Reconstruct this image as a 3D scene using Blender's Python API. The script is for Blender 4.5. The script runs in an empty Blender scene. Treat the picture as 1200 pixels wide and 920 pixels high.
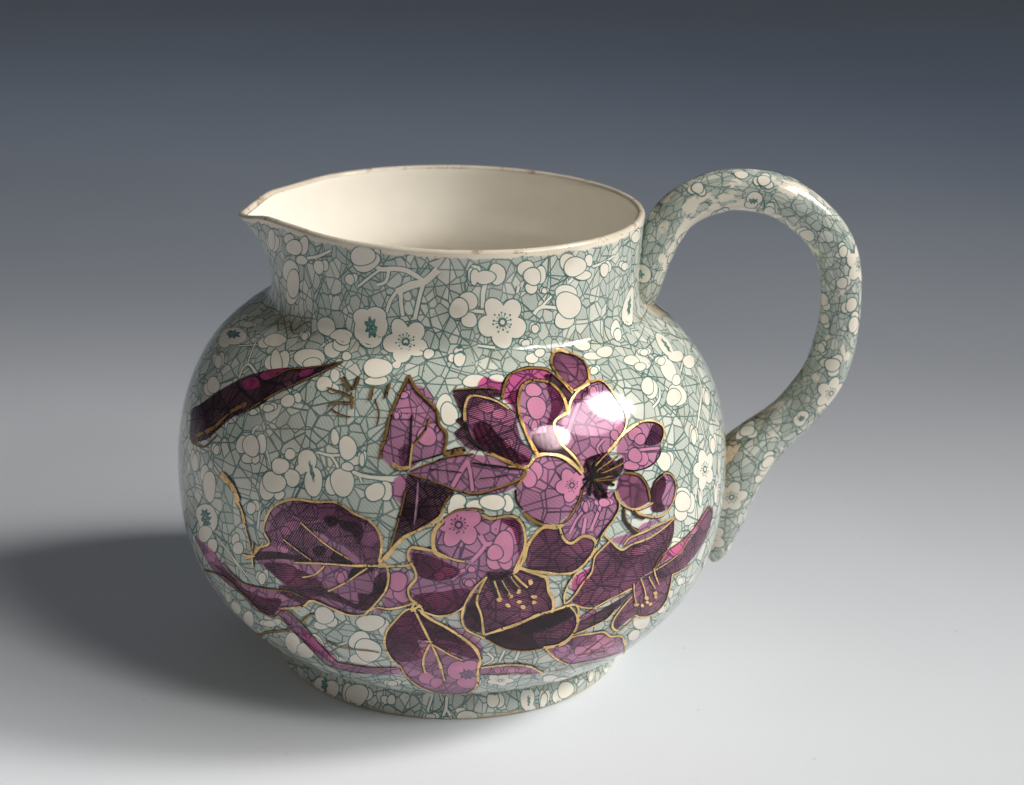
import bpy, math, random
import numpy as np
from mathutils import Matrix, Vector
from mathutils.geometry import delaunay_2d_cdt

# ------------------------------------------------------------------ camera, world, lights, exposure
sc = bpy.context.scene
COL = sc.collection
CAM_LOC=[0.0, -0.5, 0.24314]
CAM_ROT=[[0.999407, -0.017599, -0.029591], [-0.022384, 0.320893, -0.946851], [0.026159, 0.946952, 0.320309]]  # camera axes as matrix rows
CAM_LENS=68.575

cam = bpy.data.cameras.new("camera"); cam_o = bpy.data.objects.new("camera", cam); COL.objects.link(cam_o)
cam.sensor_fit = 'HORIZONTAL'; cam.sensor_width = 36.0; cam.lens = CAM_LENS
cam.clip_start = 0.01; cam.clip_end = 50
m = Matrix(CAM_ROT).to_4x4(); m.translation = Vector(CAM_LOC); cam_o.matrix_world = m
cam.dof.use_dof = True; cam.dof.focus_distance = 0.485; cam.dof.aperture_fstop = 16.0
sc.camera = cam_o

world = bpy.data.worlds.new("World"); sc.world = world; world.use_nodes = True
bg = world.node_tree.nodes["Background"]
bg.inputs[0].default_value = (1.0, 0.985, 0.97, 1); bg.inputs[1].default_value = 0.048

def area(name, az, el, dist, wdeg, hdeg, power, col, aim, spread):
    l = bpy.data.lights.new(name, 'AREA'); l.shape = 'ELLIPSE'
    l.size = 2.2 * dist * math.tan(math.radians(wdeg / 2)); l.size_y = 2.2 * dist * math.tan(math.radians(hdeg / 2))
    l.energy = power; l.color = col; l.spread = math.radians(spread)
    o = bpy.data.objects.new(name, l); COL.objects.link(o)
    a, e = math.radians(az), math.radians(el)
    d = Vector((math.cos(a) * math.cos(e), math.sin(a) * math.cos(e), math.sin(e)))
    o.location = Vector((0, 0, 0.08)) + d * dist
    o.rotation_euler = (o.location - Vector(aim)).to_track_quat('Z', 'Y').to_euler()
    return o
# the window on the right: a bright pane, a veiled pane and a narrow pane towards the viewer
area("window_light", -4, 36, 1.2, 16, 24, 0.46, (1.0, 0.955, 0.89), (-0.035, -0.053, 0.0), 24.3)
area("window_light", -16, 37, 1.2, 27, 20, 0.76, (1.0, 0.955, 0.89), (0.12, 0.10, 0.0), 59)
area("window_light", -45, 35, 1.2, 15, 15, 0.56, (1.0, 0.955, 0.89), (-0.20, -0.222, 0.0), 39.5)
# white reflector card to the left; added unseen cool light tints the paper behind
area("reflector_fill", 203, 22, 1.1, 42, 36, 0.46, (1.0, 0.90, 0.80), (0.0, -0.05, 0.03), 120)
bl = bpy.data.lights.new("added_backdrop_tint", 'AREA'); bl.shape = 'RECTANGLE'; bl.size = 2.4; bl.size_y = 0.3; bl.energy = 0.66; bl.color = (0.48, 0.68, 1.0); bl.spread = math.radians(66)
blo = bpy.data.objects.new("added_backdrop_tint", bl); COL.objects.link(blo); blo.location = (0.4, 0.95, 1.5)
blo.rotation_euler = (Vector((0.4, 0.95, 1.5)) - Vector((0.4, 0.72, 0.0))).to_track_quat('Z', 'Y').to_euler()

sc.view_settings.view_transform = 'Standard'; sc.view_settings.look = 'None'
sc.view_settings.exposure = 0.0; sc.view_settings.gamma = 1.0; sc.view_settings.use_curve_mapping = False

# ------------------------------------------------------------------ materials
def mat(name):
    m = bpy.data.materials.new(name); m.use_nodes = True
    nt = m.node_tree; nt.nodes.clear()
    out = nt.nodes.new('ShaderNodeOutputMaterial')
    return m, nt, out
class N:
    """small helper to write node trees"""
    def __init__(s, nt): s.nt = nt
    def n(s, t, **k):
        x = s.nt.nodes.new(t)
        for a, b in k.items(): setattr(x, a, b)
        return x
    def put(s, sock, v):
        if isinstance(v, bpy.types.NodeSocket): s.nt.links.new(v, sock)
        elif v is not None: sock.default_value = v
    def math(s, op, a, b=None, c=None, clamp=False):
        x = s.n('ShaderNodeMath', operation=op, use_clamp=clamp)
        for i, v in enumerate((a, b, c)):
            if v is not None: s.put(x.inputs[i], v)
        return x.outputs[0]
    def mix(s, f, a, b, blend='MIX'):
        x = s.n('ShaderNodeMix', data_type='RGBA', blend_type=blend)
        s.put(x.inputs['Factor'], f)
        s.put(x.inputs[6], a if isinstance(a, bpy.types.NodeSocket) else (*a, 1)); s.put(x.inputs[7], b if isinstance(b, bpy.types.NodeSocket) else (*b, 1))
        return x.outputs[2]
    def ramp(s, v, lo, hi, a=0.0, b=1.0):
        x = s.n('ShaderNodeMapRange', interpolation_type='SMOOTHSTEP')
        s.put(x.inputs[0], v); x.inputs[1].default_value = lo; x.inputs[2].default_value = hi
        x.inputs[3].default_value = a; x.inputs[4].default_value = b
        return x.outputs[0]
    def uv(s): return s.n('ShaderNodeUVMap', uv_map='UVMap').outputs[0]
    def obj(s): return s.n('ShaderNodeTexCoord').outputs['Object']
    def noise(s, vec, scale, detail=2.0, rough=.5, out=0):
        x = s.n('ShaderNodeTexNoise'); s.put(x.inputs['Vector'], vec)
        x.inputs['Scale'].default_value = scale; x.inputs['Detail'].default_value = detail; x.inputs['Roughness'].default_value = rough
        return x.outputs[out]
    def voro(s, vec, scale, feature, dim='2D', rnd=1.0):
        x = s.n('ShaderNodeTexVoronoi', feature=feature, voronoi_dimensions=dim); s.put(x.inputs['Vector'], vec)
        x.inputs['Scale'].default_value = scale; x.inputs['Randomness'].default_value = rnd
        return x
    def shift(s, vec, off, rot=0.0, sc=(1, 1, 1)):
        x = s.n('ShaderNodeMapping'); s.put(x.inputs[0], vec); x.inputs[1].default_value = off
        x.inputs[2].default_value = (0, 0, rot); x.inputs[3].default_value = sc
        return x.outputs[0]
    def glaze(s, col, rough=0.07, bump=None, **k):
        b = s.n('ShaderNodeBsdfPrincipled'); s.put(b.inputs['Base Color'], col if isinstance(col, bpy.types.NodeSocket) else (*col, 1))
        s.put(b.inputs['Roughness'], rough); b.inputs['IOR'].default_value = 1.5
        for a, v in k.items(): s.put(b.inputs[a.replace('_', ' ')], v)
        if bump is not None:
            bp = s.n('ShaderNodeBump'); bp.inputs['Strength'].default_value = 0.22; bp.inputs['Distance'].default_value = 0.0006
            s.put(bp.inputs['Height'], bump); s.put(b.inputs['Normal'], bp.outputs[0])
        return b.outputs[0]

CREAM = (0.82, 0.755, 0.64)
def glaze_bump(g): return g.noise(g.obj(), 48, 1)

def stain_col(g, col, amt=0.5):
    """tea-coloured age stains soaked through the crazing: patches of their own shape"""
    o = g.obj()
    f = g.math('MULTIPLY', g.ramp(g.noise(o, 38, 4, .6), .52, .78), amt)
    return g.mix(f, col, (0.50, 0.38, 0.22), 'MULTIPLY')

def make_print(name, handle=False):
    m, nt, out = mat(name); g = N(nt); uv = g.uv()
    S = 1.0 if not handle else 1.25
    sage = (0.525, 0.565, 0.515); pale = (0.66, 0.675, 0.615); line = (0.048, 0.122, 0.110)
    warp = g.n('ShaderNodeVectorMath', operation='ADD')
    nz = g.n('ShaderNodeVectorMath', operation='SCALE'); g.put(nz.inputs[0], g.noise(uv, 90, 1, out=1)); nz.inputs['Scale'].default_value = 0.0012
    g.put(warp.inputs[0], uv); g.put(warp.inputs[1], nz.outputs[0]); w = warp.outputs[0]
    cell = g.voro(w, 228 * S, 'F1'); e1 = g.voro(w, 228 * S, 'DISTANCE_TO_EDGE').outputs['Distance']
    w2 = g.shift(w, (.37, .21, 0), .6, (1.0, .72, 1)); e2 = g.voro(w2, 160 * S, 'DISTANCE_TO_EDGE').outputs['Distance']
    w3 = g.shift(w, (.11, .83, 0), -.9, (.55, 1.15, 1)); e3 = g.voro(w3, 132 * S, 'DISTANCE_TO_EDGE').outputs['Distance']
    sep = g.n('ShaderNodeSeparateColor'); g.put(sep.inputs[0], cell.outputs['Color'])
    tone = g.ramp(sep.outputs[0], .35, .95)
    # fine engraved hatching in most shards
    wv = g.n('ShaderNodeTexWave', wave_type='BANDS', bands_direction='DIAGONAL'); g.put(wv.inputs[0], w); wv.inputs['Scale'].default_value = 560
    wv.inputs['Distortion'].default_value = 1.2; wv.inputs['Detail'].default_value = 1
    hatch = g.math('MULTIPLY', g.ramp(wv.outputs['Fac'], .35, .7), g.math('SUBTRACT', 1.0, tone))
    col = g.mix(tone, sage, pale)
    col = g.mix(g.math('MULTIPLY', hatch, .33), col, (0.21, 0.31, 0.28))
    # the ink lies unevenly
    blot = g.ramp(g.noise(uv, 60, 3), .30, .70, .72, 1.0)
    l1 = g.math('MULTIPLY', g.ramp(e1, .026, .056, 1, 0), .9)
    l2 = g.math('MULTIPLY', g.ramp(e2, .018, .039, 1, 0), .95)
    l3 = g.math('MULTIPLY', g.ramp(e3, .015, .034, 1, 0), .9)
    ln = g.math('MULTIPLY', g.math('MAXIMUM', g.math('MAXIMUM', l1, l2), l3), blot)
    col = g.mix(ln, col, line)
    su = g.n('ShaderNodeSeparateXYZ'); g.put(su.inputs[0], uv)
    if handle:
        # the transfer never met all round: bare cream patches, strongest along the inner side
        bare = g.ramp(g.math('ADD', g.noise(uv, 95, 3, .55), g.math('MULTIPLY', g.noise(uv, 26, 1), .35)), 0.74, .77)
        col = g.mix(g.math('MULTIPLY', bare, .95), col, CREAM)
        at = g.n('ShaderNodeAttribute', attribute_name='inner').outputs['Fac']
        edge = g.math('ADD', at, g.math('MULTIPLY', g.math('SUBTRACT', g.noise(uv, 160, 3), .5), .9))
        col = g.mix(g.ramp(edge, .62, .68), col, CREAM)
        dt = g.n('ShaderNodeAttribute', attribute_name='dirt').outputs['Fac']
        f = g.math('MULTIPLY', g.ramp(g.math('ADD', dt, g.math('MULTIPLY', g.math('SUBTRACT', g.noise(g.obj(), 120, 4), .5), .8)), .2, .95), .8)
        col = g.mix(f, col, (0.46, 0.32, 0.17), 'MULTIPLY')
        col = stain_col(g, col, .65)
    else:
        # unprinted margin under the lip, rubbed and flecked with brown
        jag = g.math('MULTIPLY', g.math('SUBTRACT', g.noise(uv, 240, 3), .5), .0022)
        mg = g.ramp(g.math('ADD', su.outputs[1], jag), RIM_S - .0012, RIM_S - .0007)
        col = g.mix(mg, col, CREAM)
        fl = g.math('MULTIPLY', g.ramp(g.noise(uv, 420, 4, .7), .60, .70), g.ramp(su.outputs[1], RIM_S - .0035, RIM_S - .0004))
        col = g.mix(g.math('MULTIPLY', fl, .75), col, (0.16, 0.09, 0.05))
        # patchy brown tone along the crease below the neck and around the foot
        cr = g.math('MULTIPLY', g.ramp(g.math('ABSOLUTE', g.math('SUBTRACT', su.outputs[1], CREASE_S)), 0.0, .0035, 1, 0), g.ramp(g.noise(uv, 70, 4), .40, .72))
        fo = g.math('MULTIPLY', g.ramp(g.math('ABSOLUTE', g.math('SUBTRACT', su.outputs[1], FOOT_S)), 0.0, .0016, 1, 0), g.ramp(g.noise(uv, 110, 4), .40, .75))
        col = g.mix(g.math('MULTIPLY', g.math('MAXIMUM', cr, fo), .6), col, (0.52, 0.40, 0.24), 'MULTIPLY')
        ft = g.ramp(su.outputs[1], .0022, .0006)
        col = g.mix(g.math('MULTIPLY', ft, g.ramp(g.noise(uv, 90, 3), .3, .6)), col, (0.60, 0.47, 0.31))
        # clay-brown slip left where the handle was luted on
        du = g.math('ABSOLUTE', g.math('SUBTRACT', su.outputs[0], HAND_AZ * R_UV))
        nb = g.math('MULTIPLY', g.math('SUBTRACT', g.noise(uv, 130, 4), .5), .008)
        j1 = g.math('MULTIPLY', g.ramp(g.math('ADD', du, nb), .006, .014, 1, 0), g.ramp(g.math('ABSOLUTE', g.math('SUBTRACT', su.outputs[1], CREASE_S)), .002, .011, 1, 0))
        j2 = g.math('MULTIPLY', g.ramp(g.math('ADD', du, nb), .0055, .0095, 1, 0), g.ramp(g.math('ABSOLUTE', g.math('SUBTRACT', su.outputs[1], .052)), .018, .026, 1, 0))
        col = g.mix(g.math('MULTIPLY', g.math('MAXIMUM', j1, j2), .85), col, (0.56, 0.43, 0.27))
        col = stain_col(g, col, .45)
    # pin-prick iron specks in the glaze
    sp = g.voro(uv, 330, 'F1'); sc2 = g.n('ShaderNodeSeparateColor'); g.put(sc2.inputs[0], sp.outputs['Color'])
    spk = g.math('MULTIPLY', g.ramp(sp.outputs['Distance'], .05, .09, 1, 0), g.math('GREATER_THAN', sc2.outputs[1], .93))
    col = g.mix(g.math('MULTIPLY', spk, .8), col, (0.12, 0.07, 0.04))
    nt.links.new(g.glaze(col, .07, glaze_bump(g)), out.inputs[0])
    return m

def make_white(name, base=CREAM, rough=.07, stains=.4):
    m, nt, out = mat(name); g = N(nt)
    col = g.mix(g.ramp(g.noise(g.obj(), 140, 3), .3, .7), tuple(c * (.93 if stains > .1 else .98) for c in base), base)
    col = stain_col(g, col, stains)
    sp = g.voro(g.obj(), 420, 'F1', '3D'); s2 = g.n('ShaderNodeSeparateColor'); g.put(s2.inputs[0], sp.outputs['Color'])
    spk = g.math('MULTIPLY', g.ramp(sp.outputs['Distance'], .08, .16, 1, 0), g.math('GREATER_THAN', s2.outputs[1], .97 if stains > .1 else 2.0))
    col = g.mix(g.math('MULTIPLY', spk, .7), col, (0.15, 0.09, 0.05))
    nt.links.new(g.glaze(col, rough, glaze_bump(g) if stains > .1 else None), out.inputs[0])
    return m
def make_ink(name, c, rough=.07, hatch=False):
    m, nt, out = mat(name); g = N(nt); uv = g.uv()
    col = g.mix(g.ramp(g.noise(uv, 300, 3), .3, .75), c, tuple(min(1, x * 2.0 + .004) for x in c))
    if hatch:
        wv = g.n('ShaderNodeTexWave', wave_type='BANDS', bands_direction='DIAGONAL'); g.put(wv.inputs[0], g.shift(uv, (0, 0, 0), .9)); wv.inputs['Scale'].default_value = 520
        wv.inputs['Distortion'].default_value = 2.0
        f = g.math('MULTIPLY', g.ramp(wv.outputs['Fac'], .55, .95), g.ramp(g.noise(uv, 130, 3), .42, .68))
        col = g.mix(g.math('MULTIPLY', f, .55), col, hatch)
    nt.links.new(g.glaze(col, rough, glaze_bump(g)), out.inputs[0])
    return m
def make_enamel(name, tint, dark=None, rot=0.0, cover=.6, scale=640):
    """translucent painted enamel: tints the print beneath; 'dark' adds engraved hatching in purple-black ink"""
    m, nt, out = mat(name); g = N(nt); uv = g.uv()
    tr = g.n('ShaderNodeBsdfTransparent')
    v = g.ramp(g.noise(uv, 62, 4, .6), .30, .70)
    g.put(tr.inputs[0], g.mix(v, tuple(t * .88 for t in tint), tuple(min(1, t * 1.06) for t in tint)))
    gl = g.n('ShaderNodeBsdfGlossy'); gl.inputs['Roughness'].default_value = .065
    fr = g.n('ShaderNodeFresnel'); fr.inputs[0].default_value = 1.45
    base = tr.outputs[0]
    if dark:
        wv = g.n('ShaderNodeTexWave', wave_type='BANDS', bands_direction='X'); g.put(wv.inputs[0], g.shift(uv, (0, 0, 0), rot)); wv.inputs['Scale'].default_value = scale
        wv.inputs['Distortion'].default_value = 9.0; wv.inputs['Detail'].default_value = 1.0; wv.inputs['Detail Scale'].default_value = .10
        n2 = g.ramp(g.noise(uv, 105, 3), .30, .70, -.28, .30)
        f = g.ramp(g.math('ADD', g.math('SUBTRACT', wv.outputs['Fac'], 1 - cover), n2), -.12, .16)
        ink = g.n('ShaderNodeBsdfDiffuse'); ink.inputs[0].default_value = (*dark, 1)
        mx0 = g.n('ShaderNodeMixShader'); g.put(mx0.inputs[0], g.math('MULTIPLY', f, .9)); g.put(mx0.inputs[1], base); g.put(mx0.inputs[2], ink.outputs[0])
        base = mx0.outputs[0]
    mx = g.n('ShaderNodeMixShader'); g.put(mx.inputs[0], g.math('MULTIPLY', fr.outputs[0], g.math('SUBTRACT', 1.0, g.n('ShaderNodeNewGeometry').outputs['Backfacing']))); g.put(mx.inputs[1], base); g.put(mx.inputs[2], gl.outputs[0])
    nt.links.new(mx.outputs[0], out.inputs[0])
    return m
def make_gold(name, c, wear, rough, metal):
    m, nt, out = mat(name); g = N(nt); uv = g.uv()
    col = g.mix(g.ramp(g.noise(uv, 210, 3), .3, .7), tuple(x * .62 for x in c), c)
    b = g.glaze(col, g.ramp(g.noise(uv, 350, 3), .3, .7, rough - .08, rough + .12), g.noise(uv, 700, 2), Metallic=metal)
    tr = g.n('ShaderNodeBsdfTransparent')
    f = g.ramp(g.noise(uv, 620, 4, .65), wear - .03, wear + .03)
    mx = g.n('ShaderNodeMixShader'); g.put(mx.inputs[0], f); g.put(mx.inputs[1], b); g.put(mx.inputs[2], tr.outputs[0])
    nt.links.new(mx.outputs[0], out.inputs[0])
    return m

# ------------------------------------------------------------------ jug surface: (angle, arc length) -> point
PROFILE=[[0.0,0.0468],[0.0006,0.0475],[0.003,0.0477],[0.006,0.0473],[0.0078,0.0474],[0.0092,0.0505],[0.012,0.0555],[0.018,0.0617],[0.025,0.0671],[0.033,0.071],[0.041,0.0732],[0.049,0.0741],[0.057,0.0742],[0.065,0.0736],[0.073,0.072],[0.08,0.0695],[0.086,0.0662],[0.091,0.0622],[0.095,0.0578],[0.0975,0.0542],[0.0993,0.0514],[0.1008,0.0497],[0.103,0.0488],[0.107,0.0484],[0.113,0.0484],[0.119,0.0487],[0.123,0.049],[0.125,0.0491]]
def dense(K, n=8):
    K = np.array(K); d = np.r_[0, np.cumsum(np.hypot(*np.diff(K, axis=0).T) ** .5)]
    m = np.array([(K[min(i + 1, len(K) - 1)] - K[max(i - 1, 0)]) / (d[min(i + 1, len(K) - 1)] - d[max(i - 1, 0)]) for i in range(len(K))])
    out = []
    for i in range(len(K) - 1):
        h = d[i + 1] - d[i]
        for j in range(n):
            t = j / n
            out.append((2*t**3-3*t*t+1)*K[i] + (t**3-2*t*t+t)*h*m[i] + (-2*t**3+3*t*t)*K[i+1] + (t**3-t*t)*h*m[i+1])
    out.append(K[-1]); return np.array(out)
PR = dense(PROFILE)
PS = np.r_[0, np.cumsum(np.hypot(*np.diff(PR, axis=0).T))]
# dense smooth resample so that normals are smooth
_s = np.linspace(0, PS[-1], 3001)
_z = np.interp(_s, PS, PR[:, 0]); _r = np.interp(_s, PS, PR[:, 1])
RIM_S = float(PS[-1]); FOOT_S = float(np.interp(.0078, PR[:, 0], PS)); CREASE_S = float(np.interp(.1003, PR[:, 0], PS))
R_UV = 0.066
SPOUT = math.radians(184.0); HAND_AZ = math.radians(4.0)
def spout(th, z):
    d = (th - SPOUT + np.pi) % (2 * np.pi) - np.pi
    d = np.sqrt(d * d + .0007) - .02
    q = np.clip(1 - np.abs(d) / math.radians(34), 0, 1); w = q * q * (1.45 - .45 * q)
    q2 = np.clip(1 - np.abs(d) / math.radians(17), 0, 1); w2 = q2 * q2 * (3 - 2 * q2)
    g = np.clip((z - .1025) / .0225, 0, 1) ** 2
    return 0.0080 * w * g, -.0024 * w2 * g
def body_pos(th, s):
    z = np.interp(s, _s, _z); r = np.interp(s, _s, _r)
    dr, dz = spout(th, z)
    return np.stack([(r + dr) * np.cos(th), (r + dr) * np.sin(th), z + dz], -1)
def body_frame(th, s):
    e = 4e-4
    s0 = np.clip(s - e, 0, RIM_S); s1 = np.clip(s + e, 0, RIM_S)
    a = body_pos(th + 2e-3, s) - body_pos(th - 2e-3, s); b = body_pos(th, s1) - body_pos(th, s0)
    n = np.cross(a, b); n /= np.linalg.norm(n, axis=-1, keepdims=True)
    return body_pos(th, s), n
def body_rad(th, s): return float(np.interp(s, _s, _r))
BLOSSOMS=[["s",[[38279,14227,226,49,-34,-261],[37000,14269,246,53,-29,-145],[38030,13825,250,55,-14,-136],[37417,14091,356,78,-37,-230]],[]],
["s",[[35391,13977,259,62,-134,-287],[35115,14030,237,51,-173,-310]],[]],
["s",[[36781,13407,416,100,-42,-317],[36929,12811,349,87,2,-267],[37066,13106,360,88,-21,-367]],[]],
["s",[[39887,13877,150,29,-10,-144],[39437,13795,190,39,-15,-201]],[]],
["s",[[41768,13713,112,18,-5,-137],[41505,13665,141,23,-6,-154]],[]],
["s",[[43092,14374,114,14,-6,-269],[42489,14200,391,55,-12,-273],[42319,14324,335,48,-11,-272]],[]],
["u",[[42254,12747,253,39,5,-241],[42981,12852,276,38,3,-225],[43290,12604,187,24,9,-255],[42741,12304,317,45,38,-284],[42163,12420,168,26,25,-261]],
[[42760,12543,163,23,11,-238],[42632,12614,70,10,5,-128],[42948,12476,69,9,9,-137]]],
["f",[[44651,12298,554,-44,-54,-558]],[]],
["s",[[47741,13390,231,0,5,-242],[47813,12907,186,0,4,-214],[47270,13200,231,4,5,-269]],[]],
["s",[[48026,14038,164,-1,7,-270]],[]],
["s",[[40006,12334,318,66,49,-232],[41248,12009,244,55,132,-231],[41063,12221,329,61,39,-143]],[]],
["s",[[38896,11930,161,51,141,-140]],[]],
["u",[[33755,10816,714,321,422,-76],[33773,10581,381,164,371,-73]],
[[33745,10855,309,139,185,-33]]],
["s",[[34130,11349,389,190,248,-51]],[]],
["s",[[37038,11362,285,115,180,-110],[37403,11524,312,121,216,-145]],[]],
["s",[[47973,14038,164,-1,7,-270],[49140,14054,199,-7,12,-299],[48558,13981,238,-5,6,-195]],[]],
["s",[[50615,14150,211,-16,14,-230],[51393,13954,174,-17,16,-246],[50961,13647,182,-16,8,-142],[50984,13945,249,-21,13,-218]],[]],
["s",[[53036,14189,296,-40,23,-222],[54390,14145,152,-25,21,-158],[54028,13788,291,-47,15,-140],[53473,14049,356,-52,29,-268]],[]],
["s",[[53050,13366,362,-52,16,-248],[52973,12718,326,-48,2,-217],[53220,13081,388,-58,18,-358]],[]],
["f",[[49494,12832,575,126,176,-620]],[]],
["s",[[51236,12623,156,-16,0,-160]],[]],
["s",[[50724,12287,179,-16,-10,-130]],[]],
["s",[[55994,13837,143,-28,27,-172],[55678,13784,199,-38,27,-183]],[]],
["s",[[57697,13689,295,-67,33,-148]],[]],
["s",[[58984,14336,515,-113,69,-229]],[]],
["u",[[58558,12491,361,-115,-321,-429]],
[[58663,12506,125,-38,-128,-202]]],
["s",[[56621,12100,212,-54,-215,-248],[56555,11976,149,-46,-193,-159]],[]],
["s",[[43835,11090,289,41,43,-142],[43663,11469,342,55,111,-322]],[]],
["s",[[47002,11936,103,3,3,-139],[47304,12143,114,1,1,-116],[47355,11908,155,2,-1,-223]],[]],
["s",[[45505,12238,125,8,12,-155],[45862,12033,135,9,17,-152]],[]],
["s",[[47980,11252,297,-3,-12,-190],[48951,11299,207,-10,-20,-128]],[]],
["s",[[46772,10536,228,7,13,-307],[46944,10346,212,5,9,-299]],[]],
["s",[[46553,9965,76,3,6,-105]],[]],
["s",[[44931,8414,165,16,18,-243],[44539,8344,235,26,18,-212]],[]],
["s",[[47295,8252,201,2,2,-178],[47852,8150,192,-2,0,-153],[48939,8176,154,-8,-4,-204],[48446,8217,295,-10,-2,-204]],[]],
["s",[[43990,9102,116,15,31,-200]],[]],
["s",[[44702,11918,156,18,32,-139],[44478,11634,114,15,35,-133]],[]],
["s",[[50855,11846,185,-22,-51,-152],[51338,11978,133,-17,-49,-134]],[]],
["s",[[38330,10878,173,56,195,-179],[38977,11069,182,56,260,-268],[38628,10970,187,60,300,-289]],[]],
["s",[[36991,11269,255,101,177,-108],[37327,11442,292,115,236,-155]],[]],
["u",[[34265,10905,582,249,496,-116]],
[[34018,10900,304,132,263,-53]]],
["s",[[34838,10188,343,127,372,-138]],[]],
["s",[[35588,9522,392,132,209,-138],[35715,9644,372,126,238,-155]],[]],
["s",[[40186,11349,411,120,239,-298],[40542,11226,279,76,112,-153]],[]],
["s",[[41024,11771,227,60,168,-250],[41932,11670,137,32,71,-129],[41260,12130,231,44,60,-156]],[]],
["s",[[41921,11050,139,30,88,-174],[42105,10698,167,33,64,-139],[41645,10763,204,44,110,-212]],[]],
["s",[[40768,10251,121,28,70,-129],[40405,10109,212,51,87,-153]],[]],
["s",[[39650,9814,270,69,73,-123]],[]],
["s",[[39007,9587,219,59,60,-97]],[]],
["s",[[38959,8721,217,60,89,-221],[39877,8919,194,49,83,-222],[39381,8450,210,56,38,-125],[39789,8527,143,37,36,-125],[39428,8783,279,73,100,-272]],[]],
["s",[[37561,8318,218,67,62,-159]],[]],
["s",[[36088,7657,321,110,103,-309]],[]],
["s",[[36999,7541,260,86,46,-212],[37409,7300,314,104,44,-440]],[]],
["u",[[37074,6467,591,210,-18,-269]],
[[37106,6446,281,100,-10,-156]]],
["s",[[41236,8876,173,37,34,-129],[40514,7963,286,70,53,-335],[41053,7843,162,38,17,-129],[41491,8337,222,47,41,-228],[40768,8114,364,86,44,-266],[40934,8539,256,58,49,-211]],[]],
["u",[[41968,8824,264,51,56,-250],[41777,8589,156,31,25,-126],[42340,8355,232,43,53,-354]],
[[42219,8598,55,21,108,-244]]],
["s",[[42844,9505,110,18,50,-201],[43712,9026,225,30,20,-125],[43514,8863,162,23,17,-110],[43404,9304,243,35,55,-276]],[]],
["s",[[43097,8397,233,37,33,-263],[43394,8482,328,49,41,-328]],[]],
["s",[[44897,8387,155,15,17,-227],[44573,8362,251,28,17,-212]],[]],
["s",[[40044,7386,162,44,10,-140],[39849,7281,181,50,9,-152]],[]],
["u",[[37229,6361,575,205,-36,-411]],
[[37174,6317,279,100,-20,-206]]],
["s",[[37477,5686,277,103,-62,-264],[36963,5892,450,168,-57,-261]],[]],
["s",[[39050,6267,177,57,-12,-178],[39165,6062,246,80,-17,-170]],[]],
["s",[[40285,5524,215,66,-33,-251]],[]],
["s",[[42588,4565,285,78,-28,-149],[43000,4745,169,41,-28,-196],[42746,4901,294,72,-37,-272]],[]],
["s",[[44896,4841,161,23,-19,-303],[44422,4921,357,58,-20,-278]],[]],
["s",[[43937,4255,317,71,-50,-335],[43832,3518,361,102,-61,-301],[44187,3936,356,80,-71,-471]],[]],
["s",[[37818,3846,397,163,-209,-323],[38455,3623,371,160,-278,-436]],[]],
["s",[[40025,4008,477,203,-89,-194]],[]],
["s",[[40760,3429,324,155,-266,-549],[41236,3290,347,166,-161,-356]],[]],
["s",[[37613,4155,275,113,-181,-288]],[]],
["u",[[39105,238,268,103,-12,-247],[40062,310,249,85,5,-247]],
[[39502,340,114,41,14,-204]]],
["s",[[41218,363,193,57,14,-269],[42520,495,155,36,16,-171],[41790,379,360,96,25,-321]],[]],
["s",[[43565,452,118,22,9,-126],[43936,483,128,21,9,-137]],[]],
["s",[[46163,132,223,16,-1,-140]],[]],
["s",[[47038,85,138,4,1,-86]],[]],
["s",[[47784,317,138,-3,2,-110],[48142,145,307,-14,6,-163]],[]],
["s",[[49797,543,207,-24,-5,-219],[49555,567,183,-19,-2,-210]],[]],
["f",[[49192,2686,352,-77,65,-384]],[]],
["s",[[44729,2352,251,91,-52,-274]],[]],
["s",[[40663,3301,292,147,-274,-530],[41225,3130,359,182,-170,-354]],[]],
["s",[[35394,81,444,170,-67,-124]],[]],
["s",[[53599,268,208,-64,11,-218],[54179,369,291,-91,-11,-252]],[]],
["u",[[51582,449,211,-42,-16,-301],[51771,150,170,-41,16,-152]],
[[51656,383,56,-12,-4,-142]]],
["s",[[52639,304,161,-68,-60,-338]],[]],
["s",[[56381,429,173,-82,-79,-183]],[]],
["s",[[55032,520,98,-33,-14,-104]],[]],
["s",[[51615,2255,286,-112,108,-287],[52521,1816,267,-84,155,-340]],[]],
["s",[[54874,4048,407,-322,-74,-249],[54877,3522,193,53,288,-309]],[]],
["s",[[58186,227,221,-98,30,-144]],[]],
["s",[[56578,7169,261,-81,0,-240],[55959,6996,294,-89,8,-231],[56089,7268,355,-106,-6,-293]],[]],
["s",[[57325,7107,155,-51,6,-292]],[]],
["s",[[58902,6822,234,-82,1,-356]],[]],
["s",[[59019,4803,259,-109,20,-269]],[]],
["s",[[56578,4942,283,-166,-52,-134]],[]],
["s",[[55847,4252,321,-219,-29,-181]],[]],
["s",[[55514,8478,183,-48,-61,-214],[55240,8490,272,-69,-63,-234]],[]],
["s",[[56535,7122,259,-81,0,-257],[56094,7364,333,-99,-14,-323]],[]],
["s",[[55882,10299,271,-74,-200,-229],[55787,10389,237,-64,-176,-201]],[]],
["s",[[57276,9858,425,-126,-245,-241],[56957,9860,315,-91,-186,-197]],[]],
["f",[[57791,7744,610,-210,-179,-469]],[]],
["s",[[57743,10508,406,-11,-74,-303],[57786,10192,211,-67,-155,-112]],[]],
["s",[[57756,10818,260,-89,-188,-115]],[]],
["s",[[53557,11204,180,-40,-96,-148]],[]],
["s",[[53855,11985,247,-54,-101,-152],[54010,11606,279,-69,-94,-124],[54835,11638,239,-68,-155,-169]],[]],
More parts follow.
